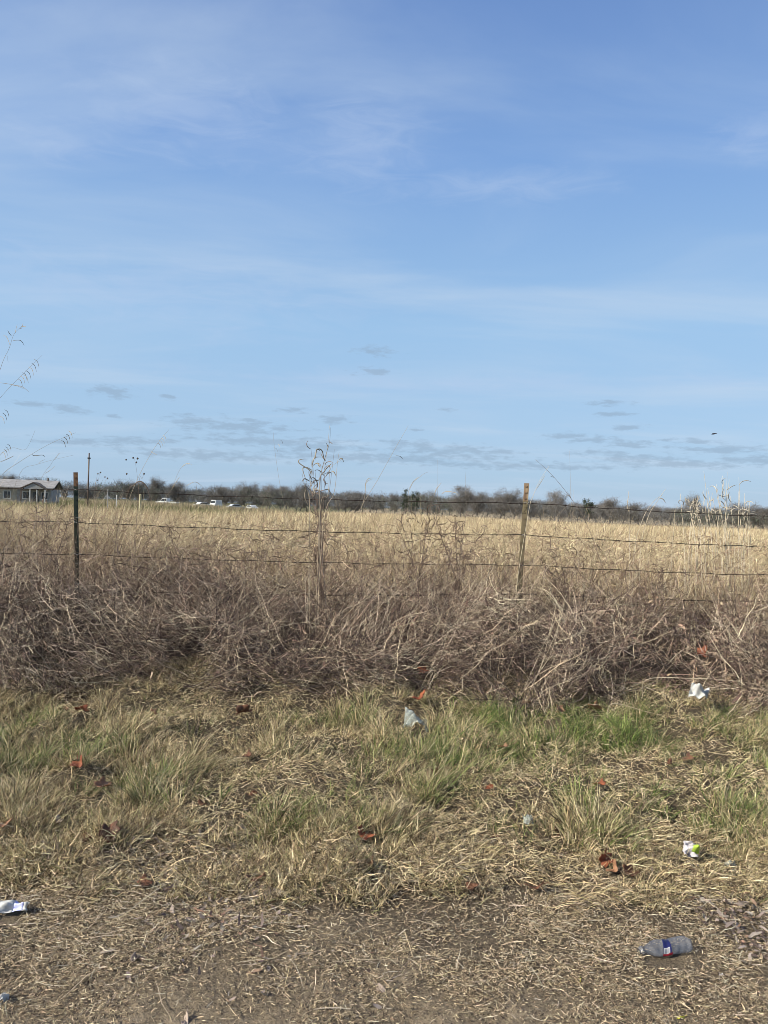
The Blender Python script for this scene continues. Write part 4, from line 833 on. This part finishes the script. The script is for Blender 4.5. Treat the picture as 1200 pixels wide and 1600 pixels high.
tag(sg.build('green_grass', M_grass), 'fresh green grass blades growing through the dry verge', 'grass', kind='stuff')

# chopped straw over the bare dirt
s = Strands()
def straw(n, llo, lhi, w, y0, y1, cols, zmax=.012, rise=.12, ex=1.0):
    y = y0+(y1-y0)*rng.uniform(0, 1, n)**ex; x = rng.uniform(-1, 1, n)*(y*.56+.25)
    v = vnoise(x, y, 2.6, 71)*.55+vnoise(x, y, 8, 72)*.45; k = rng.uniform(0, 1, n) < .25+1.1*sstep(.3, .65, v); x, y = x[k], y[k]; n = len(x)
    a = rng.normal(size=n)*1.1-.3; root = np.stack([x, y, terrain(x, y)+rng.uniform(.001, zmax, n)], 1); k = make_room(root, .9, .0)
    d = np.stack([np.cos(a), np.sin(a), rng.normal(size=n)*rise], 1)
    s.add(root[k], d[k], (rng.uniform(llo, lhi, n)*rng.uniform(.4, 1, n))[k], w*rng.uniform(.5, 1.3, k.sum()), pick(cols, k.sum(), .25), nseg=3, wig=.03, bend=(rng.normal(size=(n, 3))*np.array([.12, .12, .05]))[k], flatup=True, floor=.0015, shape='leaf')
GREYS = [(.44, .345, .21), (.29, .215, .13), (.14, .098, .06), (.60, .485, .31), (.06, .042, .028), (.36, .275, .17)]
straw(230000, .006, .024, .0023, 1.9, 3.3, GREYS, ex=.65, rise=.3); straw(30000, .014, .045, .0022, 2.05, 3.4, GREYS[:1]+GREYS[3:4]+[(.62, .54, .39)], zmax=.02, rise=.2, ex=.55); straw(6000, .05, .12, .0022, 2.3, 3.4, GREYS[:1]+[(.60, .52, .38)], zmax=.025, rise=.12, ex=.6)
straw(160, .12, .3, .003, 2.1, 3.4, [(.5, .42, .3), (.42, .33, .22)], zmax=.02, rise=.05)
tag(s.build('straw_litter', M_grass), 'chopped straw and dead stems scattered over the bare dirt', 'straw', kind='stuff')
# crumbled grey brown leaf litter
s = Strands(); n = 15000; y = rng.uniform(2.2, 3.5, n); x = rng.uniform(-1, 1, n)*(y*.56+.25); v = vnoise(x, y, 1.8, 81); k = rng.uniform(0, 1, n) < sstep(.3, .75, v)*np.exp(-((y-2.85)/.38)**2)*1.2; x, y = x[k], y[k]; n = len(x)
root = np.stack([x, y, terrain(x, y)+rng.uniform(.002, .016, n)], 1); k = make_room(root, .9, 0); root = root[k]; n = len(root); a = rng.uniform(0, 6.28, n)
s.add(root, np.stack([np.cos(a), np.sin(a), rng.normal(size=n)*.35], 1), rng.uniform(.012, .038, n), rng.uniform(.006, .016, n), pick([(.20, .155, .125), (.27, .22, .18), (.14, .10, .08), (.33, .27, .22), (.24, .15, .10)], n, .25), nseg=4, shape='leaf', flatup=True, bend=rng.normal(size=(n, 3))*.3, wig=.06, floor=.001)
tag(s.build('leaf_litter', M_stem), 'crumbled grey brown leaf fragments along the cut grass edge', 'leaves', kind='stuff')

# ------------------------------------------------------------------ tall single plants
def plant(name, label, cat, Y, stems, leaves=(), heads=(), group=None, stemcol=(.45, .37, .25), leafcol=(.40, .33, .23), w=.005, lw=.008):
    """stems: pixel polylines at depth Y; leaves: pixel polylines; heads: pixel points. Depth wanders a little around Y."""
    x0 = at(*stems[0][0], Y); z0 = float(terrain(x0.x, Y)); o = empty(name, (x0.x, Y, z0)); tag(o, label, cat, group); org = o.location.copy()
    def poly(pl, j, root=False):
        pts = []; dy = random.uniform(-.12, .12)
        for i, (a, b_) in enumerate(pl): pts.append(at(a, b_, Y+dy*(i/max(1, len(pl)-1))+j)-org)
        if root:
            q = pts[0].copy(); q.z = -.03; q.x += random.uniform(-.03, .03); pts.insert(0, q)
        out = []                                                # smooth it (Catmull-Rom)
        P = [pts[0]]+pts+[pts[-1]]
        for i in range(1, len(P)-2):
            for t in np.linspace(0, 1, 6)[:-1]:
                out.append(.5*((2*P[i])+(P[i+1]-P[i-1])*t+(2*P[i-1]-5*P[i]+4*P[i+1]-P[i+2])*t*t+(3*P[i]-P[i-1]-3*P[i+1]+P[i+2])*t**3))
        out.append(pts[-1]); return out
    for pl in stems:
        q = poly(pl, 0, True); b = MB(); b.tube(q, list(np.linspace(w*.5, w*.18, len(q))), n=5)
        b.build('stem', MP(stemcol), o, smooth=True)
    if leaves:
        for k_, pl in enumerate(leaves):
            q = poly(pl, random.uniform(-.02, .02)); b = MB(); V = []
            for i, p in enumerate(q):
                ww = lw*.5*math.sin(math.pi*(.12+.86*i/(len(q)-1)))**.7; d = (q[min(i+1, len(q)-1)]-q[max(i-1, 0)]).normalized(); sd_ = d.cross(Vector((.2*math.sin(k_), 1, .3*math.cos(i*.4+k_)))).normalized()
                V += [p-sd_*ww, p+sd_*ww+Vector((0, ww*.4, 0))]
            b.addraw(V, [(2*i, 2*i+1, 2*i+3, 2*i+2) for i in range(len(q)-1)]); lo = b.build('leaf', MP(leafcol), o, smooth=True)
            lo.modifiers.new('thick', 'SOLIDIFY').thickness = .0007
    for (a, b_, sz) in heads:
        p = at(a, b_, Y)-org; b = MB(); 
        b.tube([p+Vector((0, 0, -sz)), p+Vector((0, 0, -sz*.5)), p, p+Vector((0, 0, sz*.6))], [sz*.25, sz*.75, sz*.8, sz*.2], n=6); b.build('seed_head', MP((.10, .07, .05)), o, smooth=True)
    return o
_mp = {}
def MP(c):
    if c not in _mp: _mp[c] = mat('plant_%d' % len(_mp), c, tuple(q*.7 for q in c), scale=40, rough=.75, trans=.1)
    return _mp[c]
def drop(px, py, n, sp, ln, dirx=1):       # little hanging spikelets along a seed stem
    return [[(px+i*sp*.7, py-i*sp), (px+i*sp*.7+dirx*ln*.4, py-i*sp+ln*.3), (px+i*sp*.7+dirx*ln*.6, py-i*sp+ln)] for i in range(n)]
G1 = (.30, .26, .20)
plant('seed_grass', 'tallest thin seed stem at the left edge, high against open sky', 'grass stem', 5.6, [[(-50, 830), (-30, 690), (0, 578), (14, 545), (22, 522), (36, 508)]],
      [[(16, 540), (10, 526), (4, 525)], [(20, 532), (32, 532), (38, 540)], [(12, 556), (12, 562), (13, 566)], [(24, 520), (25, 514), (27, 507)], [(30, 514), (34, 512), (36, 505)], [(18, 525), (14, 520), (12, 516)], [(33, 510), (38, 510), (41, 511)]], stemcol=G1, leafcol=G1, w=.0035, lw=.004)
plant('seed_grass', 'second tall seed stem at left, leaning right below the tallest', 'grass stem', 5.7, [[(-60, 780), (-20, 650), (0, 622), (30, 590), (66, 555)]],
      drop(36, 585, 5, 6, 14)+drop(28, 592, 3, 5, 12)+[[(20, 602), (34, 604), (46, 613)], [(0, 598), (24, 602), (38, 608)]], stemcol=G1, leafcol=G1, w=.0035, lw=.0035)
plant('seed_grass', 'long stem leaning right over the house at the left edge', 'grass stem', 5.8, [[(-40, 800), (0, 745), (30, 722), (75, 695), (118, 676)]], drop(96, 688, 4, 5, 11)+[[(50, 710), (54, 712), (66, 711), (70, 714)], [(0, 722), (14, 716), (22, 712)]], stemcol=G1, leafcol=G1, w=.0038, lw=.0045)
plant('seed_grass', 'faint thin stem bending right over the farmhouse roof', 'grass stem', 6.0, [[(10, 830), (30, 742), (60, 725), (115, 711)]], [[(60, 725), (64, 721), (70, 718)], [(86, 718), (90, 712), (94, 708)]], stemcol=G1, leafcol=G1, w=.003, lw=.003)
plant('seed_grass', 'thin upright stem crossing the roof ridge at left', 'grass stem', 6.0, [[(50, 880), (62, 760), (80, 725), (92, 708)]], [[(70, 740), (78, 735), (86, 728)]], stemcol=G1, leafcol=G1, w=.003, lw=.003)
plant('seed_grass', 'curving stem at the far left edge below the tall seed stems', 'grass stem', 5.6, [[(-30, 800), (-5, 720), (18, 700), (40, 702), (55, 672)]], drop(3, 706, 4, 4, 10)+drop(0, 650, 3, 5, 12), stemcol=G1, leafcol=G1, w=.003, lw=.0035)
plant('seed_grass', 'dark arched reed bowing over beside the farmhouse wall', 'reed', 6.1, [[(170, 1000), (180, 850), (200, 770), (210, 758), (222, 755), (232, 768), (238, 790)]], [[(205, 762), (218, 752), (230, 762), (236, 785)]], stemcol=(.20, .15, .11), leafcol=(.13, .10, .08), w=.005, lw=.010)
plant('seed_grass', 'straight slanting seed stem above the pickup, tip in the sky', 'grass stem', 6.2, [[(165, 940), (185, 830), (212, 755), (240, 702), (264, 671)]], drop(246, 692, 4, 4, 9)+[[(236, 705), (240, 708), (246, 711)]], w=.0045, lw=.003, stemcol=(.46, .38, .26))
plant('weed', 'round dark seed heads on thin forked stem above the left tree crowns', 'weed', 6.3, [[(205, 900), (216, 780), (214, 740), (210, 716)], [(216, 770), (222, 748), (225, 741)]], [], [(197, 718, .009), (208, 715, .010), (215, 716, .011), (213, 722, .009), (198, 740, .010), (225, 740, .010)], stemcol=(.2, .15, .11), w=.003)
plant('weed', 'low dark seed heads just right of the tall pole', 'weed', 6.4, [[(150, 900), (150, 780), (153, 755), (156, 738)], [(150, 800), (158, 765), (168, 746)], [(148, 780), (150, 755), (152, 742)]], [], [(153, 740, .008), (157, 738, .008), (152, 750, .007), (164, 745, .008), (168, 747, .008)], stemcol=(.3, .23, .16), w=.003)
plant('seed_grass', 'slender stem with a drooping tip right of the round seed heads', 'grass stem', 6.3, [[(235, 900), (255, 790), (268, 765), (282, 732), (298, 725)]], [[(268, 765), (276, 752), (281, 745)], [(284, 730), (292, 724), (300, 726)], [(290, 760), (305, 753), (318, 762)]], stemcol=(.36, .29, .2), w=.003, lw=.004)
plant('weed', 'tall leafy dead weed with curled leaves standing above the middle of the fence', 'weed', 6.2,
      [[(484, 960), (483, 860), (484, 790), (486, 745), (492, 712), (500, 703)], [(498, 960), (499, 860), (499, 780), (501, 742), (510, 712), (515, 665)], [(500, 800), (512, 775), (515, 738), (519, 728), (534, 718)], [(505, 820), (522, 770), (527, 725), (530, 706)], [(484, 800), (476, 760), (472, 740)]],
      [[(487, 738), (480, 732), (468, 724), (467, 719), (476, 717)], [(488, 735), (478, 730), (473, 734), (480, 755)], [(492, 712), (496, 702), (503, 704), (506, 716), (509, 720)], [(500, 730), (496, 724), (490, 726)], [(486, 760), (490, 752), (498, 750), (500, 745)], [(503, 742), (510, 732), (518, 724)], [(517, 738), (512, 740), (508, 746)], [(518, 736), (522, 738), (525, 744)], [(488, 770), (494, 764), (500, 768)], [(484, 752), (476, 748), (472, 752)], [(487, 745), (494, 750), (496, 760), (492, 764)], [(506, 766), (513, 765), (519, 776)], [(485, 780), (492, 772), (490, 762), (496, 756)], [(487, 728), (491, 716), (498, 714)], [(482, 790), (476, 776), (478, 764)], [(500, 704), (495, 702), (493, 712), (492, 720)], [(486, 768), (480, 762), (474, 766)], [(488, 750), (484, 742), (488, 734)], [(530, 718), (534, 716), (537, 722)]],
      stemcol=(.46, .38, .27), leafcol=(.30, .26, .20), w=.0055, lw=.0085)
plant('weed', 'dark stem of the tall pair with side twigs, reaching highest in mid fence', 'weed', 6.35, [[(510, 960), (503, 860), (500, 790), (501, 745), (508, 715), (515, 690), (516, 668)]], [[(501, 744), (510, 732), (518, 725)], [(508, 720), (504, 714), (501, 708)], [(515, 690), (520, 694)], [(513, 700), (510, 692)]], [], stemcol=(.16, .13, .11), leafcol=(.16, .13, .11), w=.0075, lw=.006)
plant('seed_grass', 'thin straight stem left of the tall leafy weed', 'grass stem', 6.6, [[(470, 930), (446, 800), (437, 755), (429, 700), (427, 675)]], drop(430, 700, 3, 6, 6), stemcol=(.38, .31, .22), w=.003, lw=.0025)
plant('seed_grass', 'slanting pale stem right of the tall leafy weed, tip in the sky', 'grass stem', 6.4, [[(510, 900), (560, 800), (590, 750), (615, 705), (638, 665)]], [[(570, 760), (575, 748), (590, 747)], [(618, 712), (625, 713), (630, 718)], [(563, 800), (570, 775), (572, 755), (582, 748)]], w=.0045, lw=.004)
plant('seed_grass', 'leafless stem near the evergreen tops with a small bent tip', 'grass stem', 6.5, [[(630, 880), (637, 800), (640, 762), (660, 742), (668, 738)]], [[(640, 765), (646, 752), (655, 745)]], w=.004, lw=.004)
plant('seed_grass', 'upright thin stem between the evergreen tops and leaning post', 'grass stem', 6.5, [[(680, 880), (682, 800), (684, 760), (684, 718)]], [[(678, 775), (682, 764), (690, 754)], [(690, 772), (697, 768), (712, 770), (716, 776)]], w=.0035, lw=.005, stemcol=(.3, .25, .18))
plant('seed_grass', 'fine stem whose tip passes in front of the tall bare tree', 'grass stem', 6.6, [[(720, 880), (728, 800), (727, 760), (728, 736)]], stemcol=(.36, .3, .22), w=.003)
plant('bare_stick', 'long straight dark stick slanting up left, right of the leaning post', 'stick', 6.4, [[(960, 960), (936, 870), (915, 815), (893, 780), (866, 746), (837, 718)]], [[(893, 780), (890, 774), (888, 770)], [(866, 746), (860, 744)]], stemcol=(.22, .17, .13), w=.006, lw=.004)
plant('bare_stick', 'dark twig leaning right, crossing the long stick below the middle wire', 'stick', 6.4, [[(930, 960), (945, 880), (962, 845), (985, 815)]], [[(945, 880), (930, 868)]], stemcol=(.16, .11, .08), w=.005, lw=.004)
plant('seed_grass', 'bright pale stem just right of the leaning post, slanting right', 'grass stem', 6.3, [[(806, 930), (826, 800), (833, 775), (843, 752), (858, 728)]], [[(838, 765), (846, 752), (852, 742)]], w=.005, stemcol=(.6, .52, .38), lw=.004)
plant('seed_grass', 'faint tall stem right of the long dark stick', 'grass stem', 6.8, [[(905, 900), (893, 790), (891, 740), (890, 704)]], stemcol=(.38, .32, .25), w=.003)
plant('dry_reed', 'single upright pale reed between the evergreen tree and the reed clump', 'reed', 7.2, [[(984, 900), (983, 820), (983, 790), (982, 768)]], [[(983, 800), (980, 790), (982, 775)]], w=.008, stemcol=(.6, .52, .4), lw=.007)
plant('dry_reed', 'paired slanting reeds left of the big reed clump', 'reed', 7.2, [[(990, 870), (1004, 812), (1020, 785), (1034, 774)], [(1000, 870), (1012, 810), (1026, 785), (1040, 764)]], [[(1030, 778), (1036, 780), (1040, 786)]], w=.007, stemcol=(.55, .47, .34))
plant('dry_reed', 'short pale reed rising from grass left of the pale reed clump', 'reed', 7.2, [[(1050, 860), (1054, 820), (1054, 797)], [(1072, 860), (1068, 815), (1058, 792)]], w=.007, stemcol=(.5, .42, .3))
def curl(q, x, y, ln):                     # a hooked dry leaf: steady turning, any direction
    a = q.uniform(0, 6.28); k = q.choice((-1, 1))*q.uniform(.12, .75); out = [(x, y)]
    for i in range(4): x += math.cos(a)*ln/4; y -= math.sin(a)*ln/4; a += k; k *= q.uniform(.7, 1.3); out.append((x, y))
    return out
rs_ = random.Random(4); st = []; lf = []
for i in range(34):
    bx = 1072+i*3.1+rs_.uniform(-4, 4); tp = rs_.uniform(735, 790) if 9 < i < 28 else rs_.uniform(768, 800); ln = rs_.uniform(-22, 16)
    st.append([(bx, 900), (bx+ln*.2, 838), (bx+ln*.6, (tp+838)/2), (bx+ln, tp)])
    for k in range(2):
        y0_ = rs_.uniform(tp+4, 815); f_ = (838-y0_)/(838-tp); xx = bx+ln*(.2+.8*f_); dr_ = rs_.choice((-1, 1)); a_ = rs_.uniform(8, 22)
        lf.append(curl(rs_, xx, y0_, a_*1.0))
plant('reed_clump', 'big clump of pale upright reeds with curled leaves at the right', 'reeds', 7.6, st, lf, stemcol=(.66, .57, .42), leafcol=(.56, .49, .38), w=.0075, lw=.008)
# reddish twiggy weeds on the wires, right of centre, and one on the left
def twiggy(px, py0, py1, Y, label, seed, col=(.15, .105, .08), spread=40, nst=5, nl=40):
    nl = int(nl*1.4); nst += 3
    q = random.Random(seed); st = []; lf = []
    for i in range(nst):
        ln = q.uniform(-spread, spread); tp = py1+q.uniform(0, 40); st.append([(px+q.uniform(-6, 6), py0), (px+ln*.3, py0*.6+tp*.4), (px+ln*.7, py0*.25+tp*.75), (px+ln, tp)])
    for i in range(nl):
        s_ = q.choice(st); f_ = q.uniform(.2, 1); k = min(2, int(f_*3)); u = f_*3-k; a, b_ = s_[k], s_[k+1]; x = a[0]+(b_[0]-a[0])*u; y = a[1]+(b_[1]-a[1])*u; d = q.choice((-1, 1)); r = q.uniform(8, 20)
        lf.append(curl(q, x, y, r*q.uniform(.8, 1.6)))
    plant('weed', label, 'weed', Y, st, lf, stemcol=col, leafcol=tuple(c*1.25 for c in col), w=.005, lw=.006)
twiggy(655, 930, 775, 6.45, 'reddish twiggy weed tangled on the wires below the evergreen tops', 1)
twiggy(715, 930, 785, 6.5, 'dark curly leaved weed left of the leaning post', 2, nl=60)
twiggy(500, 930, 800, 6.5, 'dark brown leafy base growth under the tall leafy weed', 3, spread=22)
twiggy(503, 900, 700, 6.38, 'fine dark side twigs growing up beside the tall leafy weed', 12, spread=24, nst=6, nl=30)
twiggy(300, 960, 815, 6.5, 'brown arching weed on the middle wire at left', 4, spread=60)
twiggy(60, 980, 770, 6.2, 'brown tangled weed in front of the farmhouse', 5, spread=60, nst=9, nl=80)
twiggy(215, 980, 850, 6.4, 'brown weed tangle on the lower wires right of the green post', 8, spread=60, nst=9, nl=80)
twiggy(385, 980, 840, 6.5, 'sparse brown weed left of the tall leafy weed, on the middle wire', 9, spread=50, nst=6)
twiggy(1020, 980, 880, 6.7, 'dark stems on the lower wire left of the reed clump', 10, spread=50, nst=6)
twiggy(1160, 1010, 930, 6.5, 'dark curled weed heap near the right edge below the wires', 6, spread=50, nst=7, nl=60)
twiggy(890, 960, 850, 6.5, 'mauve brown weed on the lower wire right of the leaning post', 7, spread=50, nst=6)
# pale leaning stems on the face of the brush
plant('dry_stalks', 'long pale stems leaning against the brush right of centre', 'grass stems', 5.55, [[(806, 1105), (835, 1040), (860, 985), (882, 945)], [(815, 1105), (848, 1035), (872, 980), (884, 930)], [(800, 1100), (850, 1040), (868, 1000), (875, 960)], [(812, 1108), (842, 1050), (856, 1000), (870, 940)]], [[(855, 1000), (862, 985), (868, 965)]], stemcol=(.60, .51, .36), w=.007)
plant('dry_stalks', 'long pale stem slanting across the brush left of the red leaf', 'grass stem', 5.6, [[(650, 1090), (675, 1040), (700, 990), (755, 925)], [(655, 1095), (690, 1020), (700, 985)]], stemcol=(.52, .43, .3), w=.006)
plant('fallen_stalk', 'long pale stalk lying level beside the white paper', 'grass stem', 5.5, [[(1010, 1062), (1080, 1060), (1140, 1063), (1198, 1072)]], stemcol=(.55, .46, .33), w=.007)
plant('fallen_stalk', 'long pale stalk lying at the brush foot, left of the white paper', 'grass stem', 5.2, [[(955, 1100), (1010, 1112), (1050, 1122), (1085, 1128)]], stemcol=(.58, .48, .34), w=.007)
print('objects', len(bpy.data.objects), 'polys', sum(len(m.polygons) for m in bpy.data.meshes))
